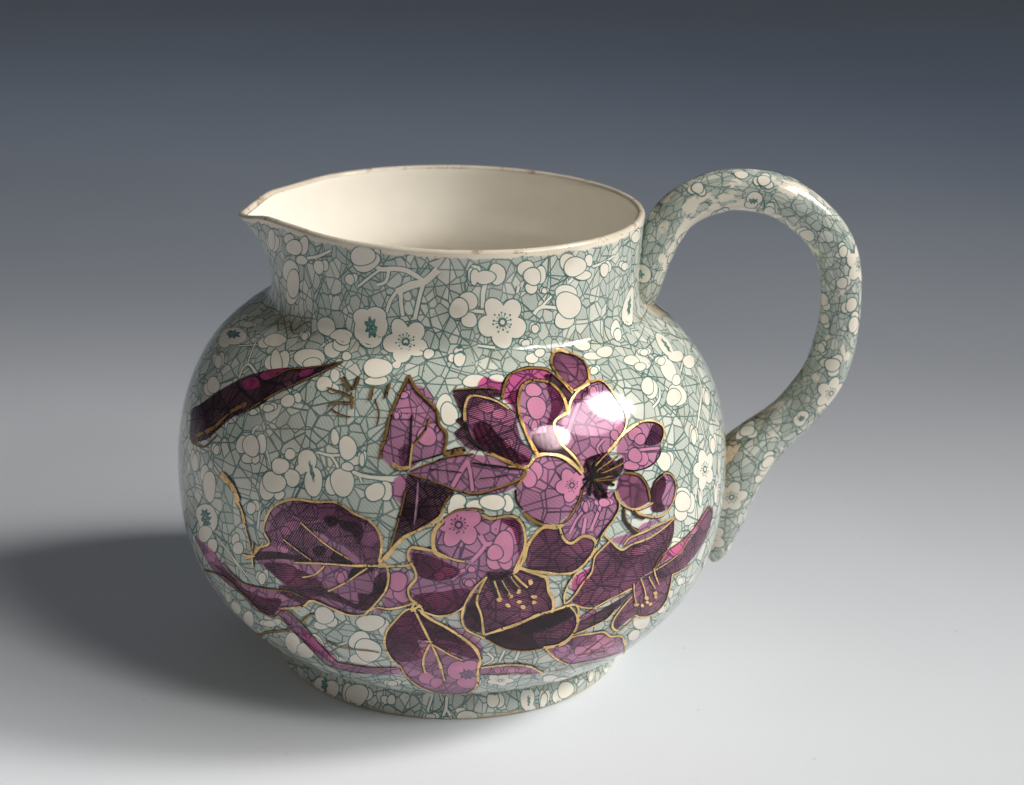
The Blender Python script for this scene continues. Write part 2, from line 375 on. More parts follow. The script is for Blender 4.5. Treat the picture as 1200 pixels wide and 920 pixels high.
["u",[[59105,11091,366,-24,-161,-336]],
[[59138,11045,113,-8,-94,-195]]],
["s",[[59147,10664,410,-152,-250,-99],[59930,10308,417,-152,-316,-95]],[]],
["s",[[57352,8751,217,-64,-140,-242]],[]],
["s",[[58854,8183,304,-100,-142,-255]],[]],
["s",[[59307,7486,152,-52,-76,-315]],[]],
["s",[[59603,9312,304,-87,-222,-229]],[]],
["s",[[55907,11165,264,-80,-143,-131],[56104,10922,189,-56,-124,-115]],[]],
["s",[[57143,11234,244,-85,-152,-102]],[]],
["s",[[46384,9960,151,7,10,-157],[46174,9771,242,12,16,-231]],[]],
["s",[[44990,10245,103,10,22,-134]],[]],
["s",[[45133,10788,154,14,23,-127]],[]],
["f",[[51190,8461,404,-53,-37,-387]],[]],
["s",[[49951,8888,159,-13,-21,-252],[49695,8740,189,-14,-16,-232]],[]],
["s",[[52978,10669,166,-32,-80,-155]],[]],
["s",[[53466,9589,165,-32,-75,-202],[53202,9461,125,-23,-44,-131]],[]],
["s",[[50377,10898,213,-21,-50,-188],[50326,10437,256,-24,-65,-285]],[]],
["s",[[50108,10013,138,-12,-29,-168]],[]],
["s",[[48366,10511,204,-5,-11,-145],[48832,10336,185,-8,-14,-130]],[]],
["s",[[48963,9594,185,-9,-12,-153]],[]],
["s",[[54126,9377,217,-47,-67,-170],[54298,9200,194,-43,-48,-130]],[]],
["s",[[53662,8644,281,-58,-27,-122],[54212,8719,197,-44,-43,-162],[53885,8861,217,-46,-49,-181]],[]],
["s",[[51650,7909,128,-20,-9,-167]],[]],
["s",[[52352,7929,269,-48,-10,-136]],[]],
["s",[[52173,7804,85,-15,-6,-105]],[]],
["f",[[47341,7688,524,4,8,-540]],[]],
["s",[[48595,6792,257,-12,5,-262],[48875,6754,187,-11,4,-219],[49072,7391,187,-12,2,-244],[48796,7109,279,-15,6,-388],[48521,6985,185,-8,4,-217]],[]],
["s",[[47775,6591,142,-2,2,-121]],[]],
["s",[[45232,5904,272,29,-2,-197],[45548,5851,218,20,-1,-232],[45389,6184,270,26,0,-249]],[]],
["s",[[47025,6506,203,4,2,-133],[46754,6390,152,5,1,-112]],[]],
["s",[[47716,6229,163,-2,3,-135]],[]],
["s",[[46129,6863,132,8,2,-119]],[]],
["s",[[41332,6525,223,56,-1,-146]],[]],
["s",[[43491,6105,169,30,-6,-207]],[]],
["s",[[44703,6281,106,13,-1,-237]],[]],
["s",[[41653,7163,252,57,5,-141],[41400,6982,155,37,2,-121]],[]],
["s",[[44066,7461,182,25,6,-137]],[]],
["s",[[41553,6024,287,73,-8,-152]],[]],
["u",[[47431,3332,253,0,13,-434],[47940,2626,301,-20,28,-406],[47887,3580,211,-8,13,-233]],
[[47765,3135,148,-5,16,-291]]],
["s",[[46133,4067,168,15,-8,-210]],[]],
["s",[[46239,2863,215,29,-22,-374],[46603,2610,161,16,-12,-347]],[]],
["s",[[47287,4187,176,2,3,-172]],[]],
["s",[[52265,3576,308,-112,103,-280],[53097,3809,467,-177,125,-304],[52643,3752,301,-107,81,-218]],[]],
["s",[[53925,3191,333,-150,180,-319]],[]],
["s",[[51309,3911,216,-58,47,-181]],[]],
["s",[[48927,3348,153,-22,25,-187]],[]],
["s",[[49465,3289,192,-36,32,-189]],[]],
["s",[[50871,4525,291,41,62,-165]],[]],
["s",[[55813,6101,294,65,337,-318]],[]],
["s",[[56855,6348,236,-120,-99,-133]],[]],
["s",[[51572,6006,142,-62,-40,-195]],[]],
["s",[[42076,3842,202,214,126,-333]],[]],
["s",[[41159,5145,298,89,-28,-160]],[]],
["s",[[37148,5286,295,206,243,-67]],[]],
["s",[[42570,3328,183,74,-77,-236]],[]],
["s",[[51685,13558,130,-14,6,-99]],[]],
["s",[[53784,6449,417,-17,55,-146]],[]]]
TWIGS=[[20,[47113,8594,47390,8959,47641,9221]],[16,[47620,9211,47712,8909,47781,8495]],[18,[52106,10410,51670,10060,51276,9656]],[12,[53489,8997,54282,8944,55156,8843]],[18,[51632,7604,51572,7397,51508,7162]],[16,[52190,7801,52010,7558,51826,7286]],[12,[51522,7775,51277,7591,51041,7284]],[22,[48031,7423,48241,7207,48655,7259]],[18,[48241,7207,48039,6996,47770,6772]],[16,[47166,6285,47435,6510,47706,6592]],[12,[41638,7405,42229,7336,42702,7458]],[12,[52707,9416,52369,9244,52483,9048]],[12,[45495,4098,45785,3960,46095,4065]],[13,[40352,14303,39401,14066,38523,13933]],[10,[39229,14016,39397,13846]],[22,[42791,14247,43245,14059,44040,14103,44698,14079,45450,13880]],[34,[46210,14155,45557,13840,44856,13718,44135,13512]],[14,[44192,13569,43794,13279,43589,12971]],[18,[44358,13523,44358,13254,44450,12935]],[18,[45557,13840,45343,13509,45081,12898]],[12,[43243,14031,42517,13741,42009,13530]],[14,[43723,14032,43553,13752,43084,13637]],[20,[48618,13872,48475,13603,48475,13215]],[14,[50291,13716,50216,13556]],[16,[52688,13036,51608,13128,51163,12976]],[12,[51606,13149,52139,13381]],[16,[47804,13148,48534,13107]],[12,[54753,13949,55581,13987,56498,14077]],[14,[53394,13753,53138,13661]],[14,[43928,8714,44532,8690,45194,8660]],[12,[48253,12272,49104,12208]],[14,[39504,9298,39334,9174,39345,9067]],[12,[42316,9078,42823,9061,43367,9146]],[12,[42823,9061,43068,8908,43231,8721]],[16,[43689,8768,44234,8691,45186,8725]],[10,[43939,8741,44077,8540]],[10,[40191,8813,40501,8482]],[8,[35458,10826,36613,11137]],[10,[37148,10570,36385,11172]],[14,[37212,10190,37035,10446,37277,10597,38227,10445]],[12,[37935,6047,38789,5733,39514,5370]],[8,[38510,5899,39383,5306]],[12,[40273,7486,40174,6802]],[10,[44077,4591,44383,4769]],[10,[42881,3860,43421,4113]],[12,[46199,675,45986,306]],[14,[47017,690,46971,388,46804,120]],[12,[46970,412,47281,125]],[12,[48449,4082,48673,3818,48318,3563]],[12,[49049,4125,48924,3711]],[14,[49597,4075,49519,3699]],[14,[59937,9932,59467,9590,58274,9130,57209,8555]],[10,[58155,9039,58200,8451]],[10,[56393,10208,56052,9979,55484,9843]],[10,[59396,10465,58548,10308]],[10,[56962,7252,56811,6942]],[10,[60345,12949,59128,12760]],[12,[28255,11278,32249,12542]]]
PETALS=[["leaf",[["P",[45163,11343,45456,11044,45968,10683,46454,10446,46607,10071,46891,9816,46835,9406,46693,9327,46083,9183,45668,8963,45233,8940,44718,9160,44616,9305,44708,9775,44771,10150,44750,10367,44914,10659,45040,11083]],
["P",[45465,11075,46092,10950,46411,10612,46368,10487,45968,10683]],
["D0",[45251,9346,45410,9533,45601,9517,45628,9062,45370,9024]]],
[["d",15,[44683,9147,44616,9305,44720,9724,44757,10203,44914,10659,45163,11343]],
["d",16,[45163,11343,45617,10931,46454,10446,46607,10071,46891,9816,46801,9344]],
["d",11,[46239,10221,46153,9953,45918,9685,45735,9523]],
["k",13,[45551,10275,45616,9672,45657,9063]],
["g",12,[45706,9573,45668,8963]],
["g",20,[45054,9071,45340,8966,45663,9013]],
["k",8,[45725,9107,46224,9238,46742,9353]]],[]],
["leaf",[["P",[45673,8913,46377,9142,47022,9307,47826,9361,48557,9249,49134,9080,49571,8985,49252,8721,48594,8517,47956,8428,47326,8505,46688,8672,46115,8781]],
["P",[47957,8443,48594,8517,49252,8721,49280,8594,48662,8414]],
["P",[45158,8658,45551,8831,45559,8148,45155,8328]]],
[["d",10,[45678,8863,46688,8672,47326,8505,47886,8444,48523,8544,49289,8720,49643,8956]],
["k",9,[47750,9160,48546,9073,49347,8980]],
["k",5,[46315,8989,46818,8977,47426,8933]],
["k",5,[47996,8791,48533,8817,48969,8844]],
["d",10,[48268,9367,48560,9300,48991,9136,49568,8960]],
["d",24,[46838,9345,47165,9420,47570,9453]],
["d",8,[45672,8923,46376,9152,47094,9328,47827,9382]]],[]],
["pod",[["K",[45623,8835,46119,8730,46691,8622,47151,8504,46982,8299,46847,8165,46649,7884,46177,7599,45497,7260,45155,7022,45279,7510,45457,8091,45577,8555]]],
[["g",20,[46884,8094,46651,7807,46110,7555,45497,7260,44985,6710]],
["d",8,[45586,8454,45466,7937,45155,7022]],
["p",8,[45980,8675,45975,8219,45913,7650]],
["d",8,[47151,8504,46914,8247,46749,7989]]],[]],
["petal",[["D1",[47725,10801,48149,10799,48725,10673,49269,10460,49436,10099,49553,9675,49848,9352,49736,9103,49431,9068,49000,9237,48564,9351,48124,9435,47759,9667,47538,10030,47547,10517]],
["K",[47848,10030,48324,10131,48687,9860,49178,9485,49749,9204,49433,9093,48564,9351,47982,9615]]],
[["g",16,[47540,10163,47547,10517,47767,10801,48316,10767,48803,10643,49222,10434]],
["k",12,[47540,10136,47760,9718,48273,9448]],
["d",10,[48417,9379,48996,9186,49571,8985]]],[]],
["sepal",[["K",[47089,10856,47215,11006,48090,11036,48788,10994,49003,10781,48405,10795,47726,10813,47507,10517,47500,10136,47685,9719,48125,9460,47681,9488,47384,9667,47155,9871,47383,10030,47187,10187,47423,10297,47303,10515]]],
[["d",9,[47129,10975,48088,11024,48788,10994]]],[]],
["petal",[["M",[49272,11131,49662,11438,50519,11560,51271,11440,51452,11258,50954,11104,50302,11146,49820,10868,49541,10533,49147,10661,49103,10837]],
["M",[48097,11096,48408,11356,48843,11238,49272,11131,49103,10837,48700,10996]],
["D1",[49261,10773,49663,10934,49625,10529,49477,10097,49359,10484]]],
[["d",15,[49030,10711,49254,11132,49649,11405,50402,11533,51185,11467,51448,11325]]],[]],
["petal",[["P",[49999,11100,50612,11190,51142,11090,51467,10820,51549,10461,51354,10252,51029,10113,50828,9913,50805,9704,50896,9437,50001,9343,49826,9661,49654,9984,49581,10365,49755,10811]],
["D1",[51041,11086,51467,10820,51504,10465,51029,10113,50803,9915,50802,9547,50353,9527,50598,9983,50950,10452]]],
[["d",17,[50052,9279,49768,9768,49622,10199,49641,10585,49841,10926,50091,11096,50596,11159,51125,11061,51450,10791,51549,10461,51459,10188]]],[]],
["sepal",[["K",[51426,11293,51603,11180,51931,10779,51950,10657,51549,10461,51467,10820,51160,11120,51065,11288]]],
[["d",8,[51439,11312,51767,10977,51968,10685]]],[]],
["bud",[["D1",[51864,11840,52535,11983,53083,11793,53332,11477,53201,11147,52879,10928,52349,10798,52025,10770,51753,11103,51644,11444]]],
[["d",15,[52052,10737,51753,11103,51643,11512,51807,11776,52250,11942,52782,11859,53191,11672,53312,11409,53142,11089,52779,10876,52099,10732]],
["g",22,[51944,11934,52409,11981,52818,11835]]],[]],
["petal",[["P",[51625,10341,52135,10639,52828,10871,53509,10884,53823,10625,53932,10253,53982,9904,53829,9594,53339,9337,52831,9137,52476,9023,51942,8978,51640,8751,51602,8962,51246,9201,50923,9538,50869,9910,51029,10113]],
["D0",[52135,10639,52741,10831,52760,10634,52333,10490,51907,10429]]],
[["g",17,[51597,10232,50967,10064,50836,9860,50990,9481,51327,9194,51574,8913,51651,8724]],
["g",14,[51507,10156,51803,10496,52287,10714,52927,10860]],
["d",12,[52888,10876,53514,10890,53772,10632,53878,10319]],
["g",15,[53881,10348,53982,9904,53781,9600,53224,9298,52724,9098]]],[]],
["sepal",[["K",[49965,9758,50416,9783,50828,9913,50869,9491,51274,9147,51554,8811,50984,9120,50454,9253,50040,9341]]],[],[]],
["petal",[["P",[53847,9537,54543,9599,55199,9522,55552,9323,55528,9106,55186,8946,55086,8746,54666,8548,54016,8494,53450,8580,53205,8720,53315,8916,53124,9047,53316,9286]],
["D0",[55142,9448,55515,9274,55268,8987,54732,8969,54448,9069,54763,9235]]],
[["g",13,[53409,9381,53945,9523,54543,9599,55101,9555,55570,9348,55544,9130,55255,8962]],
["k",6,[55208,8943,55064,8696,54545,8515,53817,8499,53268,8606]]],[]],
["flower_centre",[["K",[51872,9038,52320,9093,52677,9093,52968,8857,53306,8891,53268,8606,52854,8400,52568,8280,52448,8033,52112,8049,51882,8207,51567,8294,51764,8532,51640,8751]]],
[["d",8,[51966,8717,52263,8891,52768,9092]],
["d",8,[51996,8662,52406,8770,53196,8985]],
["d",8,[51986,8611,52552,8648,53311,8758]],
["d",7,[52009,8504,52435,8506,53063,8529]],
["d",6,[52004,8479,52510,8445,52942,8388]],
["k",7,[52650,8688,53146,8833,53344,8859]],
["k",13,[51991,8636,51909,8842,51831,9042]],
["k",13,[51991,8636,52127,8865,52274,9088]],
["k",13,[51991,8636,52309,8834,52656,9027]],
["k",13,[51991,8636,51740,8483,51507,8326]],
["k",13,[51991,8636,51882,8389,51793,8139]],
["k",13,[51991,8636,52062,8316,52148,7992]],
["k",13,[51991,8636,52233,8333,52498,8015]],
["k",13,[51991,8636,52391,8459,52813,8274]],
["k",13,[51991,8636,52535,8572,53102,8497]],
["k",13,[51991,8636,51792,8596,51603,8549]]],[]],
["petal",[["P",[49717,8952,49977,9191,50374,9243,50832,9158,51270,8941,51640,8751,51724,8536,51488,8302,51379,8001,51053,7772,50591,7605,50148,7641,49716,7828,49433,7999,49227,8266,49242,8570,49471,8711]]],
[["g",19,[48984,9045,49424,9007,49689,9030,49983,9232,50378,9268,50916,9177,51350,8934,51612,8692]],
["d",11,[51561,8372,51383,8053,51050,7720,50741,7581]],
["k",9,[49202,8496,49226,8240,49433,7989]],
["d",20,[49431,7937,49786,7719,50147,7578]],
["g",24,[50110,7592,50440,7512,50815,7531]],
["d",11,[49651,9032,49553,8809,49242,8570]]],[]],
["petal",[["P",[51567,8294,52121,8126,52638,8166,52921,7968,52938,7698,52663,7470,52319,7247,52073,7008,51994,6908,51508,7135,51044,7051,50851,7261,50815,7531,51048,7667,51375,7949]]],
[["g",14,[52897,8130,52958,7909,52917,7648,52661,7416,52319,7193,51994,6936]],
["k",9,[52663,7470,52236,7177,51957,6803]]],[]],
["petal",[["D1",[53040,8427,53339,8517,53791,8396,54136,8154,54289,7858,54263,7645,53957,7589,53478,7615,53130,7831,52897,8130]]],
[["d",11,[53294,8523,53882,8366,54215,8033,54313,7636]],
["g",14,[52811,8142,52953,7857,53477,7588,54053,7545,54444,7584]]],[]],
["petal",[["P",[54399,7893,54643,8066,55122,8196,55506,8069,55696,7811,55589,7499,55338,7327,54878,7253,54349,7410,54364,7627]],
["K",[54344,7875,54759,8100,55127,8130,55163,7861,54896,7582,55046,7275,54450,7336,54359,7573]]],
[["g",12,[54534,8058,55122,8196,55508,8079,55696,7811,55525,7457,55103,7208,54660,7173,54042,7328,53475,7561]],
["k",10,[54363,7790,54591,8075,55064,8196]]],[]],
["stem",[],[["k",24,[53117,7699,53146,7397,53372,7140,53773,6915]],
["d",8,[53178,7662,53209,7387,53465,7125,53802,6932]],
["k",16,[53521,7554,53656,7395,54041,7245]],
["d",6,[53569,7568,53732,7410,54091,7280]]],[]],
["petal",[["D2",[49508,6774,49572,7042,49927,7393,50293,7525,50664,7466,50814,7211,51121,7043,51508,7162,51830,6985,51878,6758,51613,6458,51153,6317,50620,6320,50099,6398,49659,6516]]],
[["g",20,[49152,6436,49438,6723,49571,7096,49855,7398,50146,7536,50664,7519]],
["g",18,[50664,7519,50799,7212,51083,7047,51508,7178,51910,7057,51974,6800,51613,6458,51157,6260]],
["g",16,[49337,6575,49661,6476,50173,6380,50697,6295,51156,6266]]],[]],
["petal",[["P",[46623,7625,46857,7837,47265,8022,47818,8048,48234,7836,48792,7847,49215,7803,49425,7531,49463,7157,49296,6732,49129,6465,48885,6422,48539,6380,48261,6417,47565,6784,46880,6887,46570,7041,46528,7360]],
["D1",[48722,7772,49214,7751,49390,7427,49327,6894,49229,7170,49071,7549]],
["K",[48258,6500,48604,6489,49093,6495,48889,6338,48542,6296,48297,6360]]],
[["g",17,[48061,7953,48373,7834,48933,7878,49250,7802,49460,7529,49499,7155,49330,6785,49151,6453]],
["g",21,[46872,7786,46604,7572,46531,7254,46639,6989,47017,6878]],
["g",11,[47017,6878,47291,6811,47599,6773]],
["d",9,[46857,7827,47265,8022,47818,8074,48165,7992]]],[]],
["petal",[["P",[45849,7065,46330,7033,46881,6859,47565,6757,48261,6417,47997,6055,47667,5594,47255,5414,46769,5314,46280,5389,46001,5616,45793,5896,45828,6184,45999,6362,45788,6682]],
["D1",[45967,5848,46898,5997,47721,6059,47599,5535,47117,5351,46489,5336,46071,5560]],
["D2",[45934,6962,46745,6829,47435,6510,46893,6281,46137,6368,45926,6690]]],
[["g",17,[46550,7030,46089,7088,45814,7074,45750,6844,45963,6527,46000,6306,45758,6009,45862,5726,46210,5554]],
["g",12,[46070,5469,46699,5312,47186,5383,47597,5595]],
["g",14,[45945,5642,45859,5428,46106,5561,46245,5448]]],[]],
["petal",[["D1",[48262,6389,48885,6422,49232,6543,49661,6488,50178,6278,50351,5917,50448,5673,50598,5355,49974,5233,49336,5032,48768,4904,48270,4826,48252,5089,48125,5467,47971,5825,48131,6167]],
["K",[47966,5941,48152,5344,48162,4829,47691,4971,47573,5291,47732,5712]]],
[["g",17,[49302,6567,50030,6319,50256,6214,50356,5859,50530,5605,50568,5296]],
["g",20,[48276,4744,48771,4870,49410,5026,50050,5226,50607,5291]],
["g",15,[48275,6388,48066,6054,47975,5708,48131,5344,48265,4689]],
["g",13,[48275,6388,47926,6114,47595,5654,47505,5229,47693,4905,48270,4633]],
["k",11,[48388,6329,48480,6100,48594,5894]],
["k",11,[48645,6332,48830,6086,48980,5906]],
["k",11,[48888,6366,49109,6129,49275,5946]],
["k",9,[49098,6355,49397,6054,49688,5975]]],[]],
["petal",[["D2",[48316,4688,48917,4862,49484,5020,50130,5186,50650,5255,51105,5323,51360,5224,51522,4842,51470,4430,51218,4170,50736,4129,50102,4097,49470,4128,48830,4335,48438,4541]],
["K",[48316,4688,48917,4862,49484,5020,50130,5186,50650,5255,51105,5323,51360,5224,51350,5066,50725,4823,49989,4636,50256,4118,49470,4128,48830,4335,48438,4541]]],
[["g",15,[50531,5288,51021,5364,51419,5341,51575,4967,51534,4493,51232,4128,50590,4071]],
["d",9,[48345,4602,48993,4247,49793,4070,50625,4090]]],[]],
["petal",[["D2",[52580,6879,53030,6612,53482,6675,54259,6699,55114,6809,55520,6950,55441,6451,54989,6025,54607,5753,54010,5642,53672,5407,52951,5302,52102,5203,51507,5298,51225,5581,51584,5888,51869,6253,51927,6584,52245,6818]],
["P",[53115,6682,53473,6845,54248,6927,55399,6948,54257,6728,53481,6686]],
["P",[52663,6950,53561,6997,54041,7134,54879,7056,53850,6934,53112,6739]],
["M",[51625,6286,51883,6279,51734,5983,51443,5731,51197,5822,51247,6106]]],
[["g",12,[52320,7110,52579,6907,53030,6612,53482,6675,54259,6699,54890,6799,55520,6950]],
["g",13,[53113,6710,53379,6861,54047,6909,54882,6971,55580,6983]],
["g",12,[52080,6813,51613,6458,51168,6116,50935,5736,50970,5445]],
["g",12,[52620,6956,52247,6762,51968,6578,51875,6195,51578,5947,51297,5631,50994,5442]],
["d",6,[55520,6950,55496,6496,55096,6060,54630,5748]]],[]],
["petal",[["M",[54919,5833,55036,6074,55543,6194,56460,6239,57031,6422,57523,6532,57985,6649,57388,6330,56623,6169,55992,5908,55253,5876]],
["D2",[54664,5741,55260,5844,55992,5908,56639,6105,57388,6330,58055,6601,58533,6264,57989,5746,57200,5471,56473,5357,55791,5348,55163,5380,54772,5535]]],
[["d",8,[54627,5761,54977,6087,55673,6164,56594,6295,57696,6606,58041,6682]],
["g",8,[54667,5728,55508,5816,56118,5937,56615,6201]],
["d",9,[57978,6698,58533,6324,58093,5748]],
["g",10,[55726,5352,56351,5314,57052,5293]]],[]],
["petal",[["D1",[53742,5516,54623,5690,55677,5315,55872,4941,55961,4436,55575,4259,54808,4295,54181,4499,53565,4211,53224,4295,53182,4595,53429,4948,53678,5218]]],
[["g",12,[55756,5369,55840,4883,55869,4464,55485,4211,54697,4289,54144,4508]],
["g",14,[53730,5207,53351,4899,53130,4607,53182,4342,53508,4133,53901,4164,54219,4432]],
["g",13,[52077,5131,52602,5274,53118,5364,53664,5440]]],[]],
["petal",[["K",[51626,4758,52322,5004,53647,5319,53382,5089,52936,4752,52279,4572,51558,4415]],
["P",[51193,4689,51505,4912,52046,5084,52423,4952,51869,4785,51512,4568]]],
[["g",11,[51330,5397,51680,5240,52251,5114]],
["g",9,[51519,4408,52284,4556,52854,4721,53073,4944]],
["k",8,[51583,4932,51843,5054,52155,5162]],
["g",12,[51180,5344,51475,5047,51558,4701,51406,4368,51057,4157,50490,4141]]],[]],
["petal",[["P",[50578,4113,50895,4144,51494,4352,52566,4293,53027,4111,53799,3831,54616,3209,55614,2349,54084,2737,53045,2872,51865,3115,51177,3583]],
["D0",[51192,4252,51937,4308,52592,4133,52508,3827,51840,3891]]],
[["g",15,[50452,4131,50909,4102,51584,4336,52384,4294,52876,4224,53304,3963,53933,3794,54676,3187,56180,2029]],
["g",13,[50548,4078,51083,3601,51904,3081]],
["d",6,[51865,3115,53207,2936,55122,2681]],
["d",7,[52295,3521,52617,3801,53050,4066]],
["d",5,[52635,3283,53054,3556,53602,3734]],
["d",4,[52029,3492,52755,3401,53597,3248]]],[]],
["leaf",[["P",[40793,7366,41170,7676,41844,7838,42500,7880,43277,7952,43821,7804,44343,7698,44639,7567,44795,7263,44875,6946,44808,6723,45023,6465,45094,6191,44947,5834,44574,5443,44038,5195,43417,5108,42797,5199,42318,5271,41831,5396,41316,5476,40889,5687,40242,5901,39952,6012,40181,6294,40676,6539,40582,6885]],
["D0",[40677,6568,41403,6538,42245,6375,43871,6491,42882,6943,42072,7204,43341,7004,44381,6573,44810,6613,44799,7156,44346,7646,43280,7927,42013,7837,41192,7491,40721,6967]],
["K",[40069,6154,40857,6349,41574,6411,42327,6405,42079,6319,41214,6219,40047,5963]],
["K",[42530,6754,42884,6822,42925,6646,42650,6534,42475,6607]],
["K",[43118,6562,43346,6786,43648,6631,43908,6512,43423,6475]],
["K",[41139,5500,42014,5491,42829,5451,43449,5394,44268,5274,44801,5704,45057,6074,44988,6407,44668,6238,44515,5793,44074,5744,44058,5445,43464,5577,42853,5724,42026,5583]],
["K",[42854,7532,43156,7634,43408,7521,43100,7340]],
["K",[43392,7546,44062,7540,44256,7321,44084,7035,43855,7280,43593,7330]],
["K",[43944,6416,44668,6462,44308,6287,43791,6115]],
["D1",[40445,5945,41387,6137,42064,6030,42859,5812,42500,5396,41500,5513,40801,5727]]],
[["g",13,[39952,6012,40181,6294,40724,6549,40486,6866,40701,7349,41085,7634,41674,7838,42498,7895,43274,7978,43897,7785,44417,7679]],
["g",14,[44417,7679,44716,7468,44870,7162,44809,6641]],
["g",11,[41739,6231,42884,6389,43871,6463]],
["g",18,[43871,6463,44381,6518,44810,6558]],
["g",7,[41315,6773,41917,6573,42488,6385]],
["g",9,[41982,7325,42564,7061,43116,6838,43797,6621]],
["g",9,[42053,5883,42556,6055,42922,6338]],
["g",9,[43005,5658,43637,5981,44089,6264,44417,6466]],
["g",14,[44951,6625,45093,6471,45093,6134,44947,5834,44574,5443,44259,5160]],
["g",13,[40955,4760,41936,5040,42275,5263,42567,5285,43114,5188,43723,5089,44259,5160]],
["g",12,[44342,5264,44718,5428,45150,5425,45791,5592,45967,5731]],
["g",12,[39986,6423,39905,6059,39909,5707]],
["g",10,[39409,5956,39957,6059,40486,6529]],
["g",9,[39505,5861,40060,6065]],
["g",26,[44739,6541,44916,6578,45057,6606]],
["g",17,[44810,6613,45156,6968,45769,7434]],
["g",13,[44881,6553,45372,6591,45823,6641]]],[]],
["leaf",[["P",[45023,6241,45164,6421,45721,6514,45827,6241,45758,5952,45862,5667,45222,5443,44557,5194,44941,5599]]],[],[]],
["leaf",[["P",[45930,5492,45647,5415,45277,5073,44959,4712,44870,4268,45006,3881,45335,3462,45424,3029,45831,2385,46510,1913,47277,1699,47948,1824,48251,2296,48248,2888,48172,3472,48248,3840,48022,4257,47637,4562,47054,4969,46489,5211]],
["D1",[45930,5462,45277,5073,44952,4642,44898,4193,45138,3722,45681,3690,46161,3903,46045,4521,46337,4536]],
["K",[46034,5407,46489,5148,47055,4903,47681,4416,47351,4491,46699,4587,46483,4579]],
["P",[47053,5034,47625,4839,48231,4403,48239,3927,48022,4257,47637,4562]],
["D1",[46481,4471,47065,4184,48133,3845,48022,4257,47055,4903]]],
[["g",14,[45965,5506,45647,5415,45277,5073,44974,4714,44870,4268,44999,3837,45331,3441]],
["g",12,[45331,3441,45455,2970,45831,2385,46506,1867,47279,1608,47948,1824]],
["g",20,[46140,5413,46559,5182,47054,4956,47636,4598,48022,4257,48225,3841]],
["g",15,[48225,3841,48184,3368,48268,2751,48219,2213,47906,1774]],
["g",13,[45944,5493,46273,4878,46481,4471,46764,3758,46951,2839]],
["g",13,[46443,4432,46241,3991,46182,3637,46236,3209]],
["g",12,[46480,4456,47066,4104,47585,3840]],
["g",9,[46264,4533,46554,4510]]],[]],
["stem",[["P",[35873,5471,36670,5580,37664,5555,38150,5320,38957,5100,39786,5189,40723,5287,41469,5324,41987,5303,42313,5239,41936,5040,41376,4923,40871,4534,40049,4317,39393,4347,38977,4646,38109,4730,37153,4905,36454,5207]],
["D1",[37464,5125,38364,5192,39235,4917,40216,4912,41040,5042,40419,4418,39448,4434,38772,4723]],
["K",[41038,5448,41671,5486,42332,5367,42127,5141,41521,5147,41090,5244]]],
[["d",6,[38177,5390,39195,5100,40517,5240,41480,5388,41992,5335]],
["d",8,[35989,4540,37962,4950,39218,4647,39757,4380,40495,4366,40982,4699]],
["d",7,[35680,5099,36189,4604,36735,4154,37109,3755]],
["k",7,[37509,4946,38772,4723,39497,4519,40260,4518]]],[]],
["stem",[["P",[40929,4687,41389,4658,41856,4188,42339,3822,42726,3467,42768,3169,43953,3235,45151,3336,45177,3055,43780,2774,42409,2702,41885,3129,41479,3773,40975,4120]],
["P",[41719,4306,42339,3822,42520,3415,41846,3224,41479,3773]]],
[["d",6,[41136,4735,41476,4643,41955,4211,42357,3653,42660,3139]],
["d",7,[42646,3113,43933,3176,45203,3395]],
["d",6,[40761,4507,41224,4030,41707,3481,42129,2736,43780,2774]],
["k",6,[40947,4483,41465,3934,42036,3382,42503,2857]],
["d",12,[37337,2448,39619,3552,41034,4043]],
["d",10,[41779,4466,42135,4785,42409,4872]],
["k",9,[42660,3139,43339,3228,43953,3235]],
["d",6,[42520,4066,43156,3917,44155,3972,44628,3958]]],[]],
["wing",[["K",[34628,8692,35515,9083,36633,9755,37569,10263,38397,10620,39381,10901,40428,11072,41136,11279,41939,11494,41600,11274,40884,10878,40182,10459,39563,10147,39352,9877,38679,9526,37999,9222,37443,8824,36761,8389,35498,8028,35034,8203,34869,8455]],
["W",[38328,10477,38807,10731,39617,10921,39086,10541,38718,10411]],
["W",[40258,10913,40767,11090,40823,10934,40419,10776]],
["W",[37604,10144,38173,10383,38686,10231,38132,10004]]],
[["d",26,[35822,8252,37022,8732,37858,9364,38509,9693]],
["d",9,[35498,8028,36707,8195,37422,8651]],
["d",8,[38854,10512,39670,10883,40734,11118,41978,11477]],
["d",8,[38679,9526,39590,10122,40635,10683,41356,11074,41970,11462]]],[]],
["gold_stroke",[],[["g",40,[38133,7806,38819,7626,39271,7336]],
["g",28,[39039,7369,39399,7141,39573,6815]],
["g",11,[39551,6866,39779,6435,39920,6004]]],[]],
["gold_stroke",[],[["d",20,[42301,11032,42570,10874,42890,10714]],
["d",18,[43028,11142,43071,10927,43032,10729]],
["d",12,[41875,10669,42562,10602,43175,10509]],
["d",13,[42219,10245,42629,10338,43154,10376]],
["d",12,[42988,10677,43261,10246]],
["d",12,[43777,10932,43838,10524]],
["d",14,[44462,11045,44450,10629]],
["d",6,[42368,10151,42778,10059,43273,10028]],
["d",6,[44026,10596,44336,10229,44354,9908]]],[]],
["petal",[["P",[48251,3468,48968,3469,49792,3426,50456,3211,50866,2883,50523,2832,49400,3029,48378,3131]]],
[["g",13,[48262,3507,49268,3567,50141,3374,50900,2850]],
["g",5,[48295,3137,49393,3055,50970,2859,52308,2740,54337,2512]]],[]],
["stamen",[],[["g",11,[48515,6269,48622,6037,48739,5789]],
["g",11,[48738,6260,48901,6054,49068,5842]],
["g",11,[49063,6357,49212,6180,49384,6026]],
["g",12,[49109,6439,49352,6228,49628,6026]]],[]],
